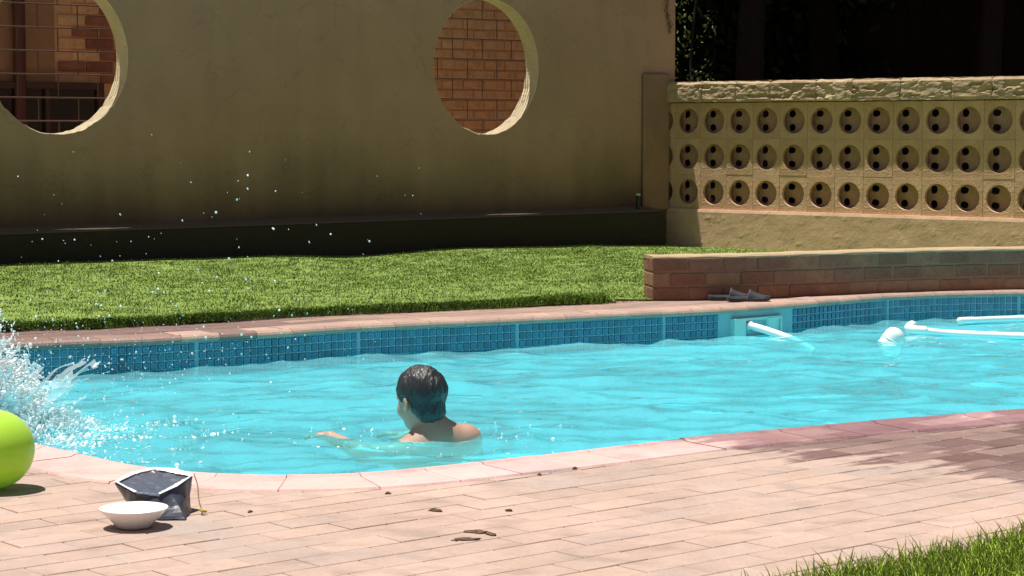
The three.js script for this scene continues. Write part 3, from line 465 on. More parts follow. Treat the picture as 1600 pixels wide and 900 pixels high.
// ---------------------------------------------------------------- low brick wall on the far side of the pool
{
  const pts = [[0.815, -12.235], [1.15, -12.305], [1.5, -12.42], [1.92, -12.63], [2.34, -12.84], [2.76, -12.99], [3.18, -13.09], [3.7, -13.14], [4.3, -13.08], [4.9, -12.85]].map(([x, z]) => V3(x, 0, z));
  const c = new THREE.CatmullRomCurve3(pts), L = c.getLength(), R = rng(41);
  const wall = tag(group('low_brick_wall'), 'low curved wall of red bricks between the lawn and the poolside path', 'wall');
  const mats = [[0.38, 0.185, 0.105], [0.35, 0.16, 0.092], [0.31, 0.135, 0.085], [0.39, 0.205, 0.12], [0.32, 0.15, 0.10]].map(([r, g, b], i) => std({ color: rgb(r, g, b), map: rep(brickTex, 2.4, 2.4, i * 0.3, i * 0.13), bumpMap: rep(plasterBump, 4, 4), bumpScale: 0.003 }));
  const geos = [0, 1, 2].map((i) => chamferBox(0.209, 0.076, 0.1, 0.0045 + 0.001 * i)), N = Math.floor(L / 0.218);
  const place = (s, d, y) => { const p = c.getPointAt(clamp(s / L)), t = c.getTangentAt(clamp(s / L)); return { p: V3(p.x - -t.z * -d * -1, y, p.z + -t.x * -d * -1), a: Math.atan2(-t.z, t.x), t }; };
  for (let r = 0; r < 3; r++) for (const d of [0.052, 0.158]) for (let k = 0; k < N; k++) {
    const s = 0.106 + k * 0.218 + (r & 1 && k ? 0.0 : 0) + (r === 1 ? -0.0 : 0), off = r === 1 ? 0.109 : 0; const ss = s + off; if (ss > L - 0.1) continue;
    const p = c.getPointAt(ss / L), t = c.getTangentAt(ss / L), b = part('brick', geos[R() * 3 | 0], mats[R() * 5 | 0], wall);
    b.position.set(p.x + t.z * d, 0.037 + r * 0.0845 + (R() - 0.5) * 0.003, p.z - t.x * d); b.rotation.y = Math.atan2(-t.z, t.x) + (R() - 0.5) * 0.012;
    b.position.x += t.z * (R() - 0.5) * 0.004;
  }
  for (const d of [0.052, 0.158]) { const p = c.getPointAt(0.052 / L), t = c.getTangentAt(0.05 / L), b = part('brick', chamferBox(0.1, 0.076, 0.1, 0.005), mats[3], wall); b.position.set(p.x + t.z * d, 0.037 + 0.0845, p.z - t.x * d); b.rotation.y = Math.atan2(-t.z, t.x); }
  const pos = [], idx = [], prof = [[0.008, -0.02], [0.008, 0.238], [0.203, 0.238], [0.203, -0.02]], steps = 60;
  for (let k = 0; k <= steps; k++) { const s = lerp(0.008, L - 0.01, k / steps), p = c.getPointAt(s / L), t = c.getTangentAt(s / L); for (const [d, y] of prof) pos.push(p.x + t.z * d, y, p.z - t.x * d); }
  for (let k = 0; k < steps; k++) for (let i = 0; i < 4; i++) { const a = k * 4 + i, b = k * 4 + (i + 1) % 4; idx.push(a, b, a + 4, b, b + 4, a + 4); }
  idx.push(0, 1, 2, 0, 2, 3); const g = new THREE.BufferGeometry(); g.setAttribute('position', new THREE.Float32BufferAttribute(pos, 3)); g.setIndex(idx);
  { const cp = [], ci = [], cs = 120, pr = [[0.004, 0.238], [0.003, 0.25], [0.012, 0.2575], [0.1, 0.26], [0.2, 0.2575], [0.207, 0.25], [0.206, 0.238]]; for (let k = 0; k <= cs; k++) { const q = lerp(0.002, L - 0.01, k / cs), p = c.getPointAt(q / L), t = c.getTangentAt(q / L); pr.forEach(([d, y], i) => { const e = (i && i < 6 ? 0.004 : 0.002) * nz(q * 7, i * 3.1, 4); cp.push(p.x + t.z * (d + e), y + e, p.z - t.x * (d + e)); }); } for (let k = 0; k < cs; k++) for (let i = 0; i < 7; i++) { const a = k * 7 + i, b = k * 7 + (i + 1) % 7; ci.push(a, b, a + 7, b, b + 7, a + 7); } for (let i = 1; i < 6; i++) ci.push(0, i, i + 1); const h = new THREE.BufferGeometry(); h.setAttribute('position', new THREE.Float32BufferAttribute(cp, 3)); h.setIndex(ci); part('sunlit_strip', uvBox(h), std({ color: rgb(0.52, 0.37, 0.225), map: rep(speckTex, 1.5, 1.5), bumpMap: rep(plasterBump, 3, 3), bumpScale: 0.002, roughness: 1 }), wall); }  // pale strip added so the wall top looks brightly sunlit
  part('mortar', uvBox(g), std({ color: rgb(0.27, 0.155, 0.10), roughness: 1 }), wall);
}

// ---------------------------------------------------------------- trees, hedge and fence beyond the screen wall
{
  const spray = (seed, n, size) => { const R = rng(seed), pos = [], idx = [], uv = []; for (let k = 0; k < n; k++) { const o = V3(R() - 0.5, R() - 0.5, R() - 0.5).multiplyScalar(0.34), q = new THREE.Quaternion().setFromEuler(new THREE.Euler(R() * 6.3, R() * 6.3, R() * 6.3)), s = size * (0.7 + 0.6 * R()), b = pos.length / 3; for (const [x, y, z] of [[0, -1, 0], [0.38, -0.3, 0.1], [0.32, 0.4, 0.08], [0, 1, -0.1], [-0.32, 0.4, 0.08], [-0.38, -0.3, 0.1]]) { const p = V3(x, y, z).multiplyScalar(s).applyQuaternion(q).add(o); pos.push(p.x, p.y, p.z); } idx.push(b, b + 1, b + 5, b + 1, b + 2, b + 5, b + 2, b + 4, b + 5, b + 2, b + 3, b + 4); } const g = new THREE.BufferGeometry(); g.setAttribute('position', new THREE.Float32BufferAttribute(pos, 3)); g.setIndex(idx); g.computeVertexNormals(); return g; };
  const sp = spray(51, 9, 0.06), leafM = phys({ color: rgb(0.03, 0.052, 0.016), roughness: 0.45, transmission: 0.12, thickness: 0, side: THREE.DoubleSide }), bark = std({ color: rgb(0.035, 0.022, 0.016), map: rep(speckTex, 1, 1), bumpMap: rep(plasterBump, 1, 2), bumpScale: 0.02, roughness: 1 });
  const limb = (a, b, r0, r1, seed) => { const m = a.clone().lerp(b, 0.5).add(V3(0.15 * nz(seed, 1), 0, 0.15 * nz(1, seed))), c = new THREE.CatmullRomCurve3([a, m, b]), g = new THREE.TubeGeometry(c, 10, 1, 9), p = g.attributes.position; for (let i = 0; i < p.count; i++) { const k = Math.floor(i / 10) / 10, o = c.getPointAt(Math.min(1, k)), r = lerp(r0, r1, k); p.setXYZ(i, o.x + (p.getX(i) - o.x) * r, o.y + (p.getY(i) - o.y) * r, o.z + (p.getZ(i) - o.z) * r); } g.computeVertexNormals(); return g; };
  function crown(o, seed, blobs, count, parent) {
    const R = rng(seed), m = new THREE.InstancedMesh(sp, leafM, count), d = new THREE.Object3D();
    for (let i = 0; i < count; i++) { const [x, y, z, rx, ry, rz] = blobs[R() * blobs.length | 0], a = R() * 6.283, c = R() * 2 - 1, q = Math.sqrt(1 - c * c), r = Math.pow(R(), 0.4) * (0.85 + 0.35 * nz(a * 2, c * 3, seed)); d.position.set(x + rx * r * q * Math.cos(a), y + ry * r * c, z + rz * r * q * Math.sin(a)); d.rotation.set(R() * 6, R() * 6, R() * 6); d.scale.setScalar(0.8 + 0.7 * R()); d.updateMatrix(); m.setMatrixAt(i, d.matrix); const v = 0.7 + 0.7 * R(); m.setColorAt(i, rgb(v, v * (0.9 + 0.2 * R()), v)); }
    m.name = 'crown'; m.userData.kind = 'stuff'; m.castShadow = m.receiveShadow = true; parent.add(m);
  }
  const tree = (x, z, h, r, label, seed, tr = 0.16) => {
    const t = tag(group('tree', [x, -0.03, z]), label, 'tree', undefined), top = V3(0.2 * nz(seed, 2), h * 0.5, 0.2 * nz(2, seed)), gs = [limb(V3(0, 0, 0), top, tr, tr * 0.7, seed)], R = rng(seed + 3), blobs = [];
    for (let k = 0; k < 6; k++) { const a = k * 1.05 + R(), e = V3(Math.cos(a) * r * 0.6, h * (0.62 + 0.25 * R()), Math.sin(a) * r * 0.6); gs.push(limb(top.clone().multiplyScalar(0.8 + 0.2 * R()), e, tr * 0.5, 0.03, seed + k)); blobs.push([e.x, e.y, e.z, r * 0.62, r * 0.42, r * 0.62]); }
    blobs.push([0, h * 0.78, 0, r * 0.85, r * 0.55, r * 0.85], [0, h * 0.6, 0, r * 0.7, r * 0.3, r * 0.7]);
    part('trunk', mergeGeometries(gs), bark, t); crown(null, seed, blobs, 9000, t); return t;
  };
  tree(2.35, -20.6, 5.4, 2.3, 'dark leafy tree beyond the screen wall nearest the garden wall', 61, 0.17);
  tree(4.55, -20.3, 5.6, 2.4, 'dark tree with a visible brown trunk above the middle of the screen wall', 62, 0.14);
  tree(7.2, -19.6, 5.2, 2.4, 'dark tree behind the right part of the screen wall', 63, 0.16);
  tree(3.4, -23.2, 6.2, 2.8, 'taller dark tree standing in the shade behind the others', 64, 0.2);
  tree(0.2, -22.8, 6.0, 2.6, 'dark tree whose leaves hang beside the garden wall end', 65, 0.2);
  { const sa = tag(group('sapling', [1.58, -0.03, -18.75]), 'thin sapling with a few sunlit leaves between garden wall and screen wall', 'tree'), R = rng(66), st = new THREE.CatmullRomCurve3([V3(0, 0, 0), V3(0.06, 0.9, 0.02), V3(0.0, 1.6, 0), V3(0.08, 2.5, 0.05)]), lv = [];
    part('stem', new THREE.TubeGeometry(st, 30, 0.012, 7), bark, sa); for (let k = 0; k < 34; k++) { const p = st.getPointAt(0.5 + 0.5 * R()); lv.push(sp.clone().scale(0.3, 0.3, 0.3).rotateY(R() * 6).rotateX(R()).translate(p.x + 0.34 * (R() - 0.5), p.y + 0.1 * R(), p.z + 0.3 * (R() - 0.5))); }
    part('leaves', mergeGeometries(lv), phys({ color: rgb(0.16, 0.22, 0.06), roughness: 0.5, transmission: 0.2, thickness: 0, side: THREE.DoubleSide }), sa); }
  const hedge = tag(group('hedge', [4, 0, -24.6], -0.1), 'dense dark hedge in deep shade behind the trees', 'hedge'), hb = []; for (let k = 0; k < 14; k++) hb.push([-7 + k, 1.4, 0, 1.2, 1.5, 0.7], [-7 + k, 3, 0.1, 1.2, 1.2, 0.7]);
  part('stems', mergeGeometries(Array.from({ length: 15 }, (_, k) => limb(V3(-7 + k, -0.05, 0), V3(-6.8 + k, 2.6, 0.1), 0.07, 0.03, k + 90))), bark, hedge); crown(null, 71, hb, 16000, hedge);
  const fence = GB(tag(group('boundary_fence'), 'dark timber boundary fence behind the hedge', 'fence')), R = rng(55), wood = [0, 1].map((i) => std({ color: rgb(0.022 + 0.006 * i, 0.014, 0.01), roughness: 0.9 })), bd = chamferBox(0.195, 3.4, 0.03, 0.004);
  for (let k = 0; k < 90; k++) { const b = part('board', bd, wood[R() * 2 | 0], fence); b.position.set(-9.2 + k * 0.2, 1.67, -6.6 + 0.006 * (k & 1)); }
  part('rail', chamferBox(18, 0.1, 0.05, 0.004).translate(-0.3, 2.6, -6.65), wood[0], fence);
  part('rail', chamferBox(18, 0.1, 0.05, 0.004).translate(-0.3, 0.6, -6.65), wood[0], fence);
  // dry creeper hanging at the top end of the garden wall
  const cr = tag(group('creeper'), 'dry brown creeper hanging at the upper end of the garden wall', 'plant'), lv = [], RR = rng(81);
  const stem = new THREE.CatmullRomCurve3([mainPt(12.5, 2.19, -0.04), mainPt(12.49, 2.14, 0.02), mainPt(12.46, 2.02, 0.016), mainPt(12.475, 1.92, 0.014), mainPt(12.50, 1.84, 0.016), mainPt(12.49, 1.79, 0.014)]);
  part('stem', new THREE.TubeGeometry(stem, 24, 0.004, 6), std({ color: rgb(0.09, 0.05, 0.03) }), cr);
  for (let k = 0; k < 26; k++) { const p = stem.getPointAt(0.15 + 0.84 * RR()); lv.push(sp.clone().scale(0.09, 0.2, 0.09).rotateY(RR() * 6).translate(p.x + 0.03 * (RR() - 0.5), p.y, p.z + 0.015 + 0.012 * RR())); }
  part('leaves', mergeGeometries(lv), std({ color: rgb(0.12, 0.08, 0.03), side: THREE.DoubleSide }), cr);
}

// ---------------------------------------------------------------- things on the paving
{
  // lime beach ball
  const r = 0.1095, ball = tag(group('beach_ball', [-1.437, r + 0.001, -5.815], 0.4), 'glossy lime green ball beside the pool edge', 'ball'), rb = phys({ color: rgb(0.50, 0.82, 0.045), roughness: 0.9, transmission: 0.3, thickness: 0, clearcoat: 0.6, clearcoatRoughness: 0.15, bumpMap: rep(plasterBump, 4, 2), bumpScale: 0.0003 });
  const skin = new THREE.SphereGeometry(r, 72, 48), p = skin.attributes.position; for (let i = 0; i < p.count; i++) { const v = V3(p.getX(i), p.getY(i), p.getZ(i)), a = Math.atan2(v.z, v.x), k = 1 - 0.006 * Math.exp(-((v.y / r) ** 2) * 1800) - 0.0035 * smooth(0.1, 0, Math.abs(Math.sin(a * 3))) * smooth(0.95, 0.7, Math.abs(v.y / r)); v.multiplyScalar(k); if (v.y < -r * 0.985) v.y = -r * 0.985; p.setXYZ(i, v.x, v.y, v.z); } skin.computeVertexNormals();
  part('skin', skin, rb, ball);
  part('valve', new THREE.CylinderGeometry(0.007, 0.008, 0.004, 16).rotateX(Math.PI / 2).translate(0, 0, r - 0.0005).rotateY(2.2).rotateX(-0.5), std({ color: rgb(0.5, 0.7, 0.1), roughness: 0.4 }), ball);
  // bowl
  const bowl = tag(group('bowl', [-0.953, -0.001, -5.262]), 'shallow white bowl on the paving in front of the dark packet', 'bowl');
  const bp = [[0, 0.006], [0.03, 0.006], [0.038, 0.01], [0.062, 0.026], [0.08, 0.0415], [0.0845, 0.0468], [0.0865, 0.047], [0.0868, 0.0455], [0.083, 0.041], [0.064, 0.0215], [0.047, 0.006], [0.044, 0], [0.04, 0], [0.039, 0.002], [0, 0.002]].map(([x, y]) => V2(x, y * 1.03));
  part('bowl_body', new THREE.LatheGeometry(bp, 72), phys({ color: rgb(0.80, 0.78, 0.77), roughness: 0.3, clearcoat: 0.3, clearcoatRoughness: 0.2 }), bowl);
  part('foot_ring', new THREE.TorusGeometry(0.0425, 0.0022, 8, 48).rotateX(Math.PI / 2).translate(0, 0.002, 0), std({ color: rgb(0.74, 0.72, 0.71), roughness: 0.4 }), bowl);
  // crumpled packet
  const pk = tag(group('snack_packet', [-0.93, -0.002, -5.45]), 'crumpled dark navy packet with white foil edges behind the bowl', 'packet');
  const T = [[-0.104, 0.078, 0.0], [-0.072, 0.091, -0.065], [-0.02, 0.097, -0.1], [0.035, 0.094, -0.105], [0.088, 0.085, -0.06], [0.06, 0.07, 0.03], [0.022, 0.057, 0.072], [-0.042, 0.061, 0.066]].map((a) => V3(...a));
  const base = [[-0.062, 0, 0.055], [0.03, 0, 0.098], [0.092, 0, 0.092], [0.09, 0, -0.04], [0.03, 0, -0.09], [-0.06, 0, -0.06]].map((a) => V3(...a));
  const crumple = (g, amp, f) => { const q = mergeVertices(g); const p = q.attributes.position; for (let i = 0; i < p.count; i++) { const x = p.getX(i), y = p.getY(i), z = p.getZ(i), k = Math.abs(nz(x * f, y * f, z * f)) - 0.2; p.setXYZ(i, x + amp * nz(x * f, y * f + 9, z * f), Math.max(0.001, y + amp * k), z + amp * nz(x * f + 5, y * f, z * f)); } return q; };
  const fan = (ring, div, lift) => { const c = ring.reduce((s, v) => s.add(v), V3(0, 0, 0)).divideScalar(ring.length); c.y += lift; const pos = []; for (let i = 0; i < ring.length; i++) { const a = c, b = ring[i], d = ring[(i + 1) % ring.length], P = (s, t) => a.clone().multiplyScalar(1 - s - t).addScaledVector(b, s).addScaledVector(d, t); for (let s = 0; s < div; s++) for (let t = 0; t < div - s; t++) { const q = [P(s / div, t / div), P((s + 1) / div, t / div), P(s / div, (t + 1) / div)]; pos.push(...q); if (t < div - s - 1) pos.push(q[1], P((s + 1) / div, (t + 1) / div), q[2]); } } const g = new THREE.BufferGeometry().setFromPoints(pos); return g; };
  const side = (() => { const pos = [], n = 64, lo = (a) => { const v = V3(0, 0, 0); let best = -9; for (let i = 0; i < base.length; i++) { const b = base[i], d = base[(i + 1) % base.length]; const dx = Math.cos(a), dz = Math.sin(a), ex = d.x - b.x, ez = d.z - b.z, den = dx * ez - dz * ex; const t = (b.x * ez - b.z * ex) / den, s = (b.x * dz - b.z * dx) / den; if (s >= 0 && s <= 1 && t > 0) { v.set(dx * t, 0, dz * t); best = t; } } return v; }, hi = (a) => { const v = V3(0, 0, 0); for (let i = 0; i < T.length; i++) { const b = T[i], d = T[(i + 1) % T.length]; const dx = Math.cos(a), dz = Math.sin(a), ex = d.x - b.x, ez = d.z - b.z, den = dx * ez - dz * ex, t = (b.x * ez - b.z * ex) / den, s = (b.x * dz - b.z * dx) / den; if (s >= 0 && s <= 1 && t > 0) v.copy(b).lerp(d, s); } return v; };
    const m = 8, P = (i, j) => { const a = i / n * 6.28318 + 0.003; return lo(a).lerp(hi(a), j / m); }; for (let i = 0; i < n; i++) for (let j = 0; j < m; j++) { const a = P(i, j), b = P(i + 1, j), c = P(i, j + 1), d = P(i + 1, j + 1); pos.push(a, b, c, b, d, c); } return new THREE.BufferGeometry().setFromPoints(pos); })();
  const navy = phys({ color: rgb(0.045, 0.052, 0.08), roughness: 0.42, clearcoat: 0.25, clearcoatRoughness: 0.4 }), foil = phys({ color: rgb(0.8, 0.81, 0.84), roughness: 0.42, metalness: 0.15 });
  const fin = (g) => { g.computeVertexNormals(); return uvBox(g); };
  part('packet_body', fin(crumple(side, 0.0045, 30)), navy, pk);
  part('top_panel', fin(crumple(fan(T, 9, -0.004), 0.006, 32)), phys({ color: rgb(0.075, 0.085, 0.12), roughness: 0.36, clearcoat: 0.3, clearcoatRoughness: 0.35 }), pk);
  const strip = (pts, w0, w1, dy) => { const c = new THREE.CatmullRomCurve3(pts), pos = [], n = 20; const P = (i, s) => { const t = i / n, p = c.getPointAt(t), q = c.getTangentAt(t), w = lerp(w0, w1, t) * (0.75 + 0.5 * Math.abs(nz(t * 5, w0 * 900))) * Math.sin(Math.PI * clamp(0.08 + 0.84 * t)); return V3(p.x - q.z * w * s, p.y + dy * s * w + 0.004, p.z + q.x * w * s); }; for (let i = 0; i < n; i++) for (const s of [-1, 0]) pos.push(P(i, s), P(i + 1, s), P(i, s + 1), P(i + 1, s), P(i + 1, s + 1), P(i, s + 1)); return fin(crumple(new THREE.BufferGeometry().setFromPoints(pos), 0.0015, 40)); };
  { const cen = T.reduce((a, v) => a.add(v), V3(0, 0, 0)).divideScalar(T.length); cen.y -= 0.004;
    const band = (a, b, k0, k1) => { const pos = [], n = 14, P = (i, t) => { const q = i / n, e = T[a].clone().lerp(T[b], q), w = lerp(k0, k1, q) * (0.85 + 0.5 * Math.abs(nz(q * 5 + a, b * 2.3))); return e.lerp(cen, t * w - 0.03).add(V3(0, 0.0065 - 0.002 * t, 0)); }; for (let i = 0; i < n; i++) for (const t of [0, 0.5]) pos.push(P(i, t), P(i + 1, t), P(i, t + 0.5), P(i + 1, t), P(i + 1, t + 0.5), P(i, t + 0.5)); part('foil_edge', fin(new THREE.BufferGeometry().setFromPoints(pos)), foil, pk); };
    band(0, 1, 0.1, 0.14); band(1, 2, 0.14, 0.06); band(2, 3, 0.06, 0.3); band(3, 4, 0.3, 0.1); band(4, 5, 0.1, 0.26); band(5, 6, 0.26, 0.16); band(6, 7, 0.06, 0.08); band(7, 0, 0.16, 0.1); }
  // dry sprig leaning on the packet
  const sg = tag(group('dry_sprig', [-0.832, 0, -5.47]), 'thin dry sprig with a yellow tip leaning beside the packet', 'sprig');
  part('stalk', new THREE.TubeGeometry(new THREE.CatmullRomCurve3([V3(-0.006, 0.092, -0.04), V3(0.006, 0.066, -0.02), V3(0.014, 0.03, 0.01), V3(0.024, 0.008, 0.03)]), 16, 0.0016, 6), std({ color: rgb(0.28, 0.17, 0.12) }), sg);
  part('tip', mergeGeometries([0, 1, 2].map((k) => new THREE.SphereGeometry(0.005, 8, 6).scale(1.3, 0.8, 1).translate(0.022 + 0.005 * k, 0.009 - 0.002 * k, 0.03 + 0.006 * (k & 1)))), std({ color: rgb(0.42, 0.33, 0.07) }), sg);
  // slippers on the path, toes to the right
  const slipper = (name, x, z, turn, label) => {
    const s = tag(group(name, [x, -0.002, z], turn), label, 'slipper', undefined), sh = new THREE.Shape(), pts = [[-0.122, 0], [-0.112, 0.028], [-0.07, 0.034], [-0.01, 0.031], [0.05, 0.043], [0.095, 0.044], [0.122, 0.024], [0.127, 0], [0.118, -0.022], [0.09, -0.038], [0.05, -0.044], [-0.01, -0.033], [-0.07, -0.033], [-0.112, -0.026]];
    sh.setFromPoints(new THREE.SplineCurve(pts.concat([pts[0]]).map((p) => V2(...p))).getPoints(60));
    const sole = new THREE.ExtrudeGeometry(sh, { depth: 0.014, bevelEnabled: true, bevelThickness: 0.005, bevelSize: 0.004, bevelSegments: 3, curveSegments: 4 }); sole.rotateX(-Math.PI / 2); sole.translate(0, 0.005, 0);
    const sp2 = sole.attributes.position; for (let i = 0; i < sp2.count; i++) { const q = sp2.getX(i); sp2.setY(i, sp2.getY(i) + 0.010 * smooth(0.08, 0.128, q) + 0.006 * smooth(-0.08, -0.12, q)); } sole.computeVertexNormals();
    part('sole', sole, std({ color: rgb(0.04, 0.038, 0.045), roughness: 0.8 }), s);
    const foot = sole.clone().scale(0.94, 1, 0.9).translate(0, 0.0035, 0); part('footbed', foot, std({ color: rgb(0.02, 0.02, 0.024), roughness: 0.9 }), s);
    const arch = (k0, k1) => { const pos = [], nu = 28, nv = 14, P = (i, j, o) => { const a = Math.PI * i / nu, v = j / nv, x = lerp(0.0, 0.118, v) + 0.012 * Math.sin(a) * (1 - v) - 0.02 * (1 - v) * Math.cos(a) * 0.4, ht = lerp(0.062, 0.024, Math.pow(v, 0.85)) * (1 - 0.08 * Math.sin(v * 3.1)) + o, wd = lerp(0.043, 0.036, v * v) + o; return V3(x, 0.009 + ht * Math.pow(Math.sin(a), 0.8), Math.cos(a) * wd); }; const q = (a, b, c, d) => pos.push(a, b, c, b, d, c); for (let i = 0; i < nu; i++) for (let j = 0; j < nv; j++) { q(P(i, j, k1), P(i + 1, j, k1), P(i, j + 1, k1), P(i + 1, j + 1, k1)); q(P(i, j, k0), P(i, j + 1, k0), P(i + 1, j, k0), P(i + 1, j + 1, k0)); } for (let i = 0; i < nu; i++) { q(P(i, 0, k0), P(i + 1, 0, k0), P(i, 0, k1), P(i + 1, 0, k1)); q(P(i, nv, k1), P(i + 1, nv, k1), P(i, nv, k0), P(i + 1, nv, k0)); } const g = mergeVertices(new THREE.BufferGeometry().setFromPoints(pos), 1e-5); g.computeVertexNormals(); return g; };
    part('strap', arch(-0.0045, 0.0005), phys({ color: rgb(0.045, 0.045, 0.055), roughness: 0.45 }), s);
    const rim = new THREE.TubeGeometry(new THREE.CatmullRomCurve3(Array.from({ length: 17 }, (_, i) => { const a = Math.PI * i / 16; return V3(0.012 * Math.sin(a) - 0.008 * Math.cos(a), 0.009 + 0.062 * Math.pow(Math.sin(a), 0.8), Math.cos(a) * 0.0435); })), 32, 0.0025, 6); part('trim', rim, std({ color: rgb(0.12, 0.12, 0.14), roughness: 0.6 }), s);
    return s;
  };
  slipper('slipper', 1.268, -12.285, 0.06, 'black slide slipper with its heel towards the lawn side wall end');
  slipper('slipper', 1.365, -12.175, 0.0, 'black slide slipper lying nearer the water, overlapping its pair');
  // scraps of dry leaf
  const lr = rng(91), lm = std({ color: rgb(0.12, 0.075, 0.05), side: THREE.DoubleSide });
  const scrap = (x, z, len, wid, turn, label, grp) => { const g = mergeVertices(new THREE.IcosahedronGeometry(1, 3).deleteAttribute('uv').deleteAttribute('normal')), p = g.attributes.position; for (let i = 0; i < p.count; i++) { const a = p.getX(i), b = p.getY(i), c = p.getZ(i), k = 1 + 0.5 * nz(a * 2.2 + x * 40, b * 2, c * 2.2 + z * 40) + 0.3 * nz(a * 6, b * 6 + x * 9, c * 6); p.setXYZ(i, a * k * len / 2, Math.max(-0.3, b) * k * 0.0055, c * k * wid * 0.6 + 0.25 * wid * Math.sin(a * 3)); } g.computeVertexNormals(); const m = part('dry_leaf', uvBox(g), lm); m.position.set(x, -0.0025, z); m.rotation.y = turn; tag(m, label, 'leaf', grp); return m; };
  scrap(-0.088, -5.192, 0.062, 0.019, -0.1, 'largest curled brown leaf scrap in the middle of the near paving');
  scrap(-0.113, -5.098, 0.066, 0.012, 0.2, 'thin brown leaf scrap just in front of the largest one');
  scrap(-0.052, -5.16, 0.03, 0.012, -0.5, 'small brown leaf crumb at the end of the largest scrap');
  scrap(-0.2, -5.49, 0.036, 0.011, -0.25, 'short brown twig-like leaf lying apart on the paving below the person');
  for (const [x, z, where] of [[-0.007, -5.484, 'alone on the paving behind the largest leaf scrap'], [-0.685, -5.465, 'just right of the dark packet and its sprig'], [0.08, -6.06, 'on the pink coping below the person'], [-0.341, -5.745, 'on the joint where paving meets coping, right of the packet'], [0.185, -6.17, 'on the coping at the edge of the water']]) scrap(x, z, 0.013 + 0.007 * lr(), 0.006, lr() * 3, 'tiny dark leaf crumb ' + where, 'leaf crumbs scattered on the paving');
}

// ---------------------------------------------------------------- floating hoses and float in the water
{
  const white = phys({ color: rgb(0.82, 0.83, 0.83), roughness: 0.35, clearcoat: 0.2 });
  const tube = (pts, r, n = 60) => new THREE.TubeGeometry(new THREE.CatmullRomCurve3(pts.map((p) => V3(...p)), false, 'centripetal'), n, r, 14);
  const cap = (p, r) => new THREE.SphereGeometry(r, 16, 12).translate(...p);
  const h1 = tag(group('floating_hose'), 'long white cleaner hose floating in a loop at the right', 'hose'), fy = WATER + 0.022;
  const path = [[2.275, fy + 0.012, -11.74], [2.42, fy, -11.72], [2.7, fy - 0.002, -11.6], [3.1, fy, -11.42], [3.6, fy, -11.35], [4.05, fy, -11.6], [4.1, fy, -12.1], [3.75, fy + 0.004, -12.45], [3.3, fy + 0.006, -12.56], [2.95, fy + 0.006, -12.52], [2.66, fy + 0.004, -12.42]];
  part('hose_section', tube(path.slice(0, 4), 0.0185), white, h1); part('hose_section', tube(path.slice(3, 8), 0.0185), white, h1); part('hose_section', tube(path.slice(7), 0.0185), white, h1);
  part('elbow', mergeGeometries([tube([[2.30, fy + 0.012, -11.735], [2.25, fy + 0.014, -11.75], [2.222, fy + 0.02, -11.78], [2.25, fy + 0.034, -11.83]], 0.0245, 20), cap([2.25, fy + 0.034, -11.83], 0.0245), cap([2.30, fy + 0.012, -11.735], 0.0245)]), white, h1);
  part('end_cuff', mergeGeometries([tube([[2.73, fy + 0.005, -12.445], [2.645, fy + 0.004, -12.415]], 0.0205, 4), cap([2.645, fy + 0.004, -12.415], 0.0205)]), white, h1);
  for (const k of [3, 7]) part('joint_cuff', tube([path[k].map((v, i) => v + [-0.04, 0, k === 3 ? 0.015 : 0.02][i]), path[k].map((v, i) => v + [0.04, 0, k === 3 ? -0.012 : -0.02][i])], 0.022, 4), white, h1);
  const h2 = tag(group('suction_hose'), 'short white hose sloping from the skimmer mouth down into the water', 'hose');
  part('hose_section', tube([[1.27, -0.10, -11.95], [1.335, -0.105, -11.80], [1.42, -0.125, -11.72], [1.53, -0.16, -11.64], [1.60, -0.19, -11.585], [1.66, -0.225, -11.55]], 0.021, 140), white, h2);
  part('cuff', mergeGeometries([tube([[1.318, -0.1035, -11.845], [1.35, -0.108, -11.785]], 0.026, 4), cap([1.318, -0.1035, -11.845], 0.026)]), white, h2);
  const f = tag(group('chlorine_float', [2.06, WATER - 0.03, -11.48]), 'white domed float bobbing beside the end of the looped hose', 'float');
  f.rotation.z = -0.42; f.rotation.x = 0.15;
  part('dome', new THREE.LatheGeometry([[0, 0.112], [0.022, 0.108], [0.042, 0.096], [0.053, 0.078], [0.058, 0.052], [0.062, 0.02], [0.066, 0.004], [0.07, -0.01], [0.066, -0.02], [0.045, -0.03], [0, -0.032]].map((p) => V2(...p)), 40), white, f);
  part('basket', new THREE.CylinderGeometry(0.038, 0.034, 0.045, 24).translate(0, -0.05, 0), white, f);
  part('ring', new THREE.TorusGeometry(0.0595, 0.0025, 8, 40).rotateX(Math.PI / 2).translate(0, 0.045, 0), std({ color: rgb(0.7, 0.72, 0.74), roughness: 0.4 }), f);
}

// ---------------------------------------------------------------- the swimmer
function meshField(fn, c, half, res) {   // meshes the zero surface of a signed distance, negative inside
  const mc = new MarchingCubes(res, undefined, false, false, 900000); mc.isolation = 0;
  const f = mc.field, hs = res / 2;
  for (let k = 0; k < res; k++) for (let j = 0; j < res; j++) for (let i = 0; i < res; i++) { const edge = i < 2 || j < 2 || k < 2 || i > res - 3 || j > res - 3 || k > res - 3; f[i + res * (j + res * k)] = edge ? -1 : -fn(c.x + ((i - hs) / hs) * half, c.y + ((j - hs) / hs) * half, c.z + ((k - hs) / hs) * half); }
  mc.update();
  const n = mc.count, p = new Float32Array(n * 3); for (let i = 0; i < n; i++) for (let q = 0; q < 3; q++) p[3 * i + q] = [c.x, c.y, c.z][q] + mc.positionArray[3 * i + q] * half;
  let g = new THREE.BufferGeometry(); g.setAttribute('position', new THREE.BufferAttribute(p, 3)); g = mergeVertices(g, half / res * 0.02); g.computeVertexNormals(); return g;
}
const smin = (a, b, k) => { const h = Math.max(k - Math.abs(a - b), 0) / k; return Math.min(a, b) - h * h * k * 0.25; };
const smax = (a, b, k) => -smin(-a, -b, k);
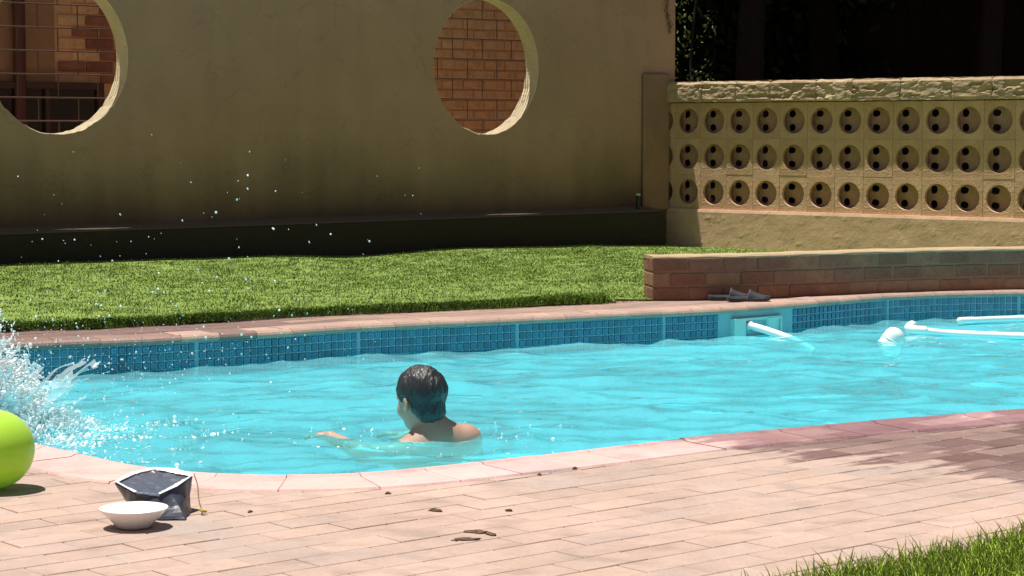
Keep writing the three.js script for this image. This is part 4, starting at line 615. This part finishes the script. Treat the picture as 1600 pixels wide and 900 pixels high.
function cap3(px, py, pz, a, b, ra, rb) { const bx = b.x - a.x, by = b.y - a.y, bz = b.z - a.z, l = bx * bx + by * by + bz * bz, t = clamp(((px - a.x) * bx + (py - a.y) * by + (pz - a.z) * bz) / l), dx = px - a.x - bx * t, dy = py - a.y - by * t, dz = pz - a.z - bz * t; return Math.sqrt(dx * dx + dy * dy + dz * dz) - lerp(ra, rb, t); }
{
  const O = V3(-0.292, WATER - 0.003, -7.9), P = (x, y, z) => O.clone().add(V3(x, y, z));
  // head frame: F forward (to the left, away and a little down), L towards the swimmer's left ear, U up
  const F = V3(-0.62, -0.24, -0.75).normalize(), U = V3(0, 1, 0).addScaledVector(F, -F.y).normalize(), L = U.clone().cross(F).normalize(), H = P(-0.054, 0.147, -0.02);
  const hd = (f, u, l) => H.clone().addScaledVector(F, f).addScaledVector(U, u).addScaledVector(L, l);
  const loc = (x, y, z) => { const dx = x - H.x, dy = y - H.y, dz = z - H.z; return [dx * F.x + dy * F.y + dz * F.z, dx * U.x + dy * U.y + dz * U.z, dx * L.x + dy * L.y + dz * L.z]; };
  const ell = (p, c, r) => { const a = (p[0] - c[0]) / r[0], b = (p[1] - c[1]) / r[1], d = (p[2] - c[2]) / r[2], k = Math.sqrt(a * a + b * b + d * d); return (k - 1) * Math.min(...r) * 0.9; };
  function head(x, y, z) {
    const p = loc(x, y, z); if (Math.hypot(...p) > 0.26) return Math.hypot(...p) - 0.2;
    let d = ell(p, [-0.008, 0.018, 0], [0.097, 0.088, 0.079]);
    d = smin(d, ell(p, [0.035, -0.052, 0], [0.056, 0.062, 0.055]), 0.04);
    d = smin(d, ell(p, [0.066, -0.092, 0], [0.022, 0.02, 0.024]), 0.03);
    for (const s of [-1, 1]) {
      d = smin(d, ell(p, [0.062, -0.034, s * 0.036], [0.024, 0.022, 0.024]), 0.025);           // cheeks
      d = smax(d, -ell(p, [0.094, -0.002, s * 0.032], [0.016, 0.012, 0.017]), 0.012);            // eye sockets
      d = smin(d, ell(p, [0.076, -0.003, s * 0.032], [0.0125, 0.011, 0.0135]), 0.004);          // eyes
      d = smin(d, ell(p, [0.086, 0.017, s * 0.03], [0.01, 0.006, 0.022]), 0.012);               // brows
      const e = [p[0] + 0.012 - 0.25 * (p[1] + 0.01) * 0, p[1] + 0.022, p[2] - s * (0.083 - 0.3 * (p[0] + 0.012))]; let ear = ell(e, [0, 0, 0], [0.019, 0.031, 0.009]); ear = smax(ear, -ell(e, [0.002, 0.002, s * 0.009], [0.011, 0.02, 0.007]), 0.004); d = smin(d, ear, 0.006);
    }
    d = smin(d, cap3(p[0], p[1], p[2], V3(0.09, 0.004, 0), V3(0.109, -0.03, 0), 0.007, 0.0125), 0.012);   // nose
    for (const s of [-1, 1]) d = smin(d, ell(p, [0.1, -0.034, s * 0.01], [0.009, 0.007, 0.007]), 0.006);
    d = smin(d, ell(p, [0.088, -0.057, 0], [0.009, 0.0055, 0.021]), 0.006); d = smin(d, ell(p, [0.086, -0.067, 0], [0.009, 0.006, 0.018]), 0.006); d = smax(d, -ell(p, [0.098, -0.0615, 0], [0.008, 0.0018, 0.02]), 0.003);
    return d;
  }
  const B = [];   // bones: from, to, radii
  const bone = (a, b, ra, rb, k = 0.05) => B.push([a, b, ra, rb, k]);
  const neck = P(0.012, 0.0, 0.012), shR = P(0.122, -0.012, -0.03), shL = P(-0.105, -0.058, 0.045), chest = P(0.0, -0.15, -0.03), waist = P(0.0, -0.33, -0.045), pelvis = P(0.0, -0.47, -0.05);
  bone(P(-0.038, 0.1, -0.005), neck, 0.052, 0.056, 0.03); bone(neck, P(0.06, -0.005, -0.008), 0.052, 0.045, 0.06); bone(neck, P(-0.05, -0.03, 0.03), 0.052, 0.042, 0.06);
  bone(P(0.05, -0.03, -0.012), shR, 0.052, 0.052, 0.05); bone(P(-0.045, -0.034, 0.03), shL, 0.052, 0.05, 0.05);
  bone(P(0.05, -0.08, -0.03), P(-0.05, -0.085, 0.01), 0.085, 0.085, 0.06); bone(P(0.045, -0.16, -0.045), P(-0.045, -0.16, -0.02), 0.085, 0.085, 0.06); bone(chest, waist, 0.095, 0.085, 0.06); bone(waist, pelvis, 0.088, 0.1, 0.06);
  const elL = P(-0.27, -0.05, 0.06), wrL = P(-0.395, -0.012, -0.07), elR = P(0.16, -0.15, -0.22), wrR = P(-0.1, -0.03, -0.24);
  bone(shL, elL, 0.044, 0.034, 0.03); bone(elL, wrL, 0.035, 0.024, 0.02); bone(shR, elR, 0.046, 0.035, 0.03); bone(elR, wrR, 0.035, 0.024, 0.02);
  const hand = (w, d, up, thumbSide) => {   // palm, five bent fingers
    const s = d.clone().cross(up).normalize().multiplyScalar(thumbSide), q = (a, b, c) => w.clone().addScaledVector(d, a).addScaledVector(s, b).addScaledVector(up, c);
    bone(q(0.01, 0, 0), q(0.055, 0.017, 0), 0.019, 0.0135, 0.012); bone(q(0.01, 0, 0), q(0.055, -0.017, 0), 0.019, 0.0125, 0.012); bone(q(0.02, 0.014, 0), q(0.05, -0.014, 0), 0.015, 0.014, 0.012);
    [[0.026, 0.066, 1], [0.0085, 0.074, 1], [-0.0085, 0.068, 0.95], [-0.0255, 0.054, 0.85]].forEach(([b, l, r]) => { const a = q(0.062, b * 0.9, 0), m = q(0.062 + l * 0.5, b * 1.2, -0.006), e = q(0.062 + l, b * 1.3, -0.02); bone(q(0.035, b * 0.7, 0), a, 0.0105 * r, 0.0092 * r, 0.006); bone(a, m, 0.0092 * r, 0.0082 * r, 0.002); bone(m, e, 0.0082 * r, 0.0066 * r, 0.002); });
    const a = q(0.018, 0.02, -0.004), m = q(0.04, 0.045, -0.01), e = q(0.062, 0.056, -0.014); bone(a, m, 0.0125, 0.0098, 0.008); bone(m, e, 0.0098, 0.0078, 0.002);
  };
  hand(wrL, V3(-0.72, 0.05, -0.7).normalize(), V3(0, 1, 0), 1); hand(wrR, V3(-0.93, 0.12, -0.34).normalize(), V3(0, 1, 0), -1);
  const upTo = B.length;
  const hipR = P(0.082, -0.51, -0.06), hipL = P(-0.08, -0.51, -0.035), knR = P(0.11, -0.83, -0.17), knL = P(-0.12, -0.82, -0.16), anR = P(0.12, -1.13, -0.03), anL = P(-0.1, -1.13, 0.0);
  for (const [h, k, a] of [[hipR, knR, anR], [hipL, knL, anL]]) { bone(h, k, 0.082, 0.052, 0.05); bone(k, k.clone().lerp(a, 0.35).add(V3(0.005, 0, 0.018)), 0.05, 0.05, 0.03); bone(k.clone().lerp(a, 0.35).add(V3(0.005, 0, 0.018)), a, 0.05, 0.034, 0.03); bone(a.clone().add(V3(0, -0.03, 0.02)), a.clone().add(V3(-0.03, -0.045, -0.13)), 0.028, 0.019, 0.02); }
  const body = (x, y, z, lo, hi) => { let d = 9; for (let i = lo; i < hi; i++) { const b = B[i]; d = smin(d, cap3(x, y, z, b[0], b[1], b[2], b[3]), b[4]); } return d; };
  const spine = (x, y, z) => 0.006 * Math.exp(-(((x - O.x - 0.012) / 0.014) ** 2)) * smooth(0.0, -0.06, y - O.y) * smooth(-0.02, 0.02, z - O.z);
  const upper = meshField((x, y, z) => { const b = body(x, y, z, 0, upTo) + spine(x, y, z); return y - O.y > -0.06 ? smin(b, head(x, y, z), 0.022) : b; }, P(-0.1, -0.13, -0.08), 0.45, 172);
  const lower = meshField((x, y, z) => body(x, y, z, 7, 9) < 0.3 || y < O.y - 0.4 ? smin(body(x, y, z, 7, 9), body(x, y, z, upTo, B.length), 0.05) : 1, P(0, -0.82, -0.06), 0.45, 84);
  const skin = phys({ color: rgb(0.45, 0.262, 0.195), roughness: 0.5, clearcoat: 0.25, clearcoatRoughness: 0.3, bumpMap: rep(speckTex, 6, 6), bumpScale: 0.0008 });
  const boy = tag(group('person'), 'person with short dark wet hair, shoulder deep in the pool, seen from behind', 'person');
  part('body', uvBox(mergeGeometries([upper, lower])), skin, boy);
  const dark = rgb(0.018, 0.016, 0.02);
  const hairF = (x, y, z) => {
    const p = loc(x, y, z); if (Math.hypot(...p) > 0.2) return 0.1;
    const az = Math.atan2(p[2], p[0]), el = Math.atan2(p[1], Math.hypot(p[0], p[2]));
    let d = ell(p, [-0.012, 0.024, 0], [0.109, 0.098, 0.091]) + 0.0004 * Math.sin(az * 30 + 5 * nz(el * 4, az * 2)) * smooth(1.35, 0.8, el) + 0.006 * nz(p[0] * 22, p[1] * 12, p[2] * 22) + 0.0022 * nz(p[0] * 95, p[1] * 20, p[2] * 95) + 0.001 * nz(p[0] * 220, p[1] * 40, p[2] * 220);
    const line = lerp(-0.088, 0.052, smooth(-0.045, 0.075, p[0])) + 0.01 * nz(p[0] * 50, p[2] * 50);   // low on the nape, high on the brow
    d = smax(d, line - p[1], 0.012);
    for (const s of [-1, 1]) d = smax(d, -ell([p[0] + 0.006, p[1] + 0.026, p[2] - s * 0.088], [0, 0, 0], [0.026, 0.036, 0.03]), 0.008);
    return d;
  };
  const hair = meshField((x, y, z) => smin(hairF(x, y, z), ell(loc(x, y, z), [-0.052, -0.058, 0], [0.048, 0.05, 0.06]) + 0.003 * nz(x * 90, y * 30, z * 90), 0.02), H, 0.16, 132);
  part('hair', uvBox(hair), phys({ color: dark, roughness: 0.5, clearcoat: 0.2, clearcoatRoughness: 0.3 }), boy);
  const shorts = meshField((x, y, z) => { const d = smin(body(x, y, z, 8, 9), Math.min(cap3(x, y, z, hipR, knR, 0.098, 0.085), cap3(x, y, z, hipL, knL, 0.098, 0.085)), 0.04) - 0.008; return Math.max(d, y - (O.y - 0.42), O.y - 0.76 - y); }, P(0, -0.58, -0.08), 0.28, 64);
  part('swim_shorts', uvBox(shorts), std({ color: rgb(0.06, 0.065, 0.1), roughness: 0.8 }), boy);
}

// ---------------------------------------------------------------- splash at the left end of the pool
{
  const foam = phys({ color: rgb(0.93, 0.97, 0.98), roughness: 0.2, transmission: 0.25, thickness: 0, ior: 1.33 }), R = rng(101), C = V3(-2.02, WATER, -8.0);
  const drop = new THREE.IcosahedronGeometry(1, 1), gauss = () => (R() + R() + R() + R() - 2) * 0.9;
  const many = (name, n, fn, label, cat) => { const m = new THREE.InstancedMesh(drop, foam, n), o = new THREE.Object3D(); for (let i = 0; i < n; i++) { const [p, s, st] = fn(i); o.position.copy(p); o.rotation.set(R() * 3, R() * 6, R() * 3); o.scale.set(s * (0.7 + 0.6 * R()), s * st, s * (0.7 + 0.6 * R())); o.updateMatrix(); m.setMatrixAt(i, o.matrix); } m.name = numbered(name); m.castShadow = m.receiveShadow = true; scene.add(m); stuff(m); return tag(m, label, cat); };
  // sheets of thrown water
  const crownG = []; for (let k = 0; k < 18; k++) {
    const a0 = k * 0.7 + R(), w = 0.7 + 0.5 * R(), h = 0.18 + 0.3 * R(), r0 = 0.12 + 0.1 * R(), pos = [], nu = 26, nv = 22, P = (i, j) => { const u = i / nu, v = j / nv, a = a0 + (u - 0.5) * w * (1 - 0.3 * v), r = r0 + 0.25 * v * v + 0.05 * nz(u * 4, v * 3, k), y = h * v * (1 - 0.25 * v) + 0.03 * nz(u * 6, v * 5, k + 9); return V3(C.x + Math.cos(a) * r * 1.1, C.y - 0.02 + y, C.z + Math.sin(a) * r * 1.3); };
    for (let i = 0; i < nu; i++) for (let j = 0; j < nv; j++) { const u = i / nu - 0.5, v = j / nv; if (fbm(i * 0.21, j * 0.19, k) + 0.1 < 0.55 * v * v + 1.1 * u * u - 0.18) continue; const a = P(i, j), b = P(i + 1, j), c = P(i, j + 1), d = P(i + 1, j + 1); pos.push(a, b, c, b, d, c); }
    if (pos.length) crownG.push(new THREE.BufferGeometry().setFromPoints(pos));
  }
  const cg = mergeVertices(mergeGeometries(crownG), 1e-4); cg.computeVertexNormals();
  tag(stuff(part('splash_sheets', cg, phys({ color: rgb(0.75, 0.93, 0.96), roughness: 0.08, transmission: 0.72, thickness: 0, ior: 1.33, side: THREE.DoubleSide }))), 'thin sheets of thrown water standing behind the green ball', 'splash');
  many('splash', 38000, () => { const h = Math.pow(R(), 1.5), x = C.x + gauss() * (0.24 + 0.16 * (1 - h)) - 0.05 * h, y = C.y + h * 0.44 * (0.6 + 0.5 * R()) * Math.exp(-((x - C.x + 0.06) ** 2) / 0.09), z = C.z + gauss() * 0.3; return [V3(x, y, z), 0.0011 + 0.0058 * Math.pow(R(), 4.5), 1 + 2.2 * R()]; }, 'white churned splash of water at the left end of the pool', 'splash');
  many('foam', 4200, () => { const r = Math.abs(gauss()) * 0.75, a = R() * 6.283, x = C.x + 0.1 + Math.cos(a) * r * 1.0, z = C.z + 0.2 + Math.sin(a) * r * 0.9; return [V3(x, WATER + waveH(x, z) + 0.002, z), 0.003 + 0.008 * Math.pow(R(), 3), 0.3]; }, 'white foam drifting on the water around the splash', 'foam');
  many('droplets', 620, () => { const t = Math.pow(R(), 1.4), x = C.x + (R() * 1.35 - 0.15) * (0.5 + t), y = C.y + 0.05 + 0.95 * t * R() + 0.22 * R(), z = C.z + gauss() * 0.5 - 0.2; return [V3(x, y, z), 0.0012 + 0.0032 * Math.pow(R(), 3), 1 + 0.8 * R()]; }, 'loose droplets flying up from the splash in front of the garden wall', 'droplets');
  many('ripple_glints', 60, () => { const a = R() * 6.283, r = 0.18 + 0.3 * R(), x = -0.3 + Math.cos(a) * r * 1.3, z = -7.9 + Math.sin(a) * r; return [V3(x, WATER + waveH(x, z) + 0.002, z), 0.0025 + 0.005 * Math.pow(R(), 3), 0.5]; }, 'small bubbles and drops standing for sun glints on the ripples around the swimmer', 'sparkles');  // white drops added in place of sun glints on the water
}

shade(scene);
renderer.render(scene, camera);
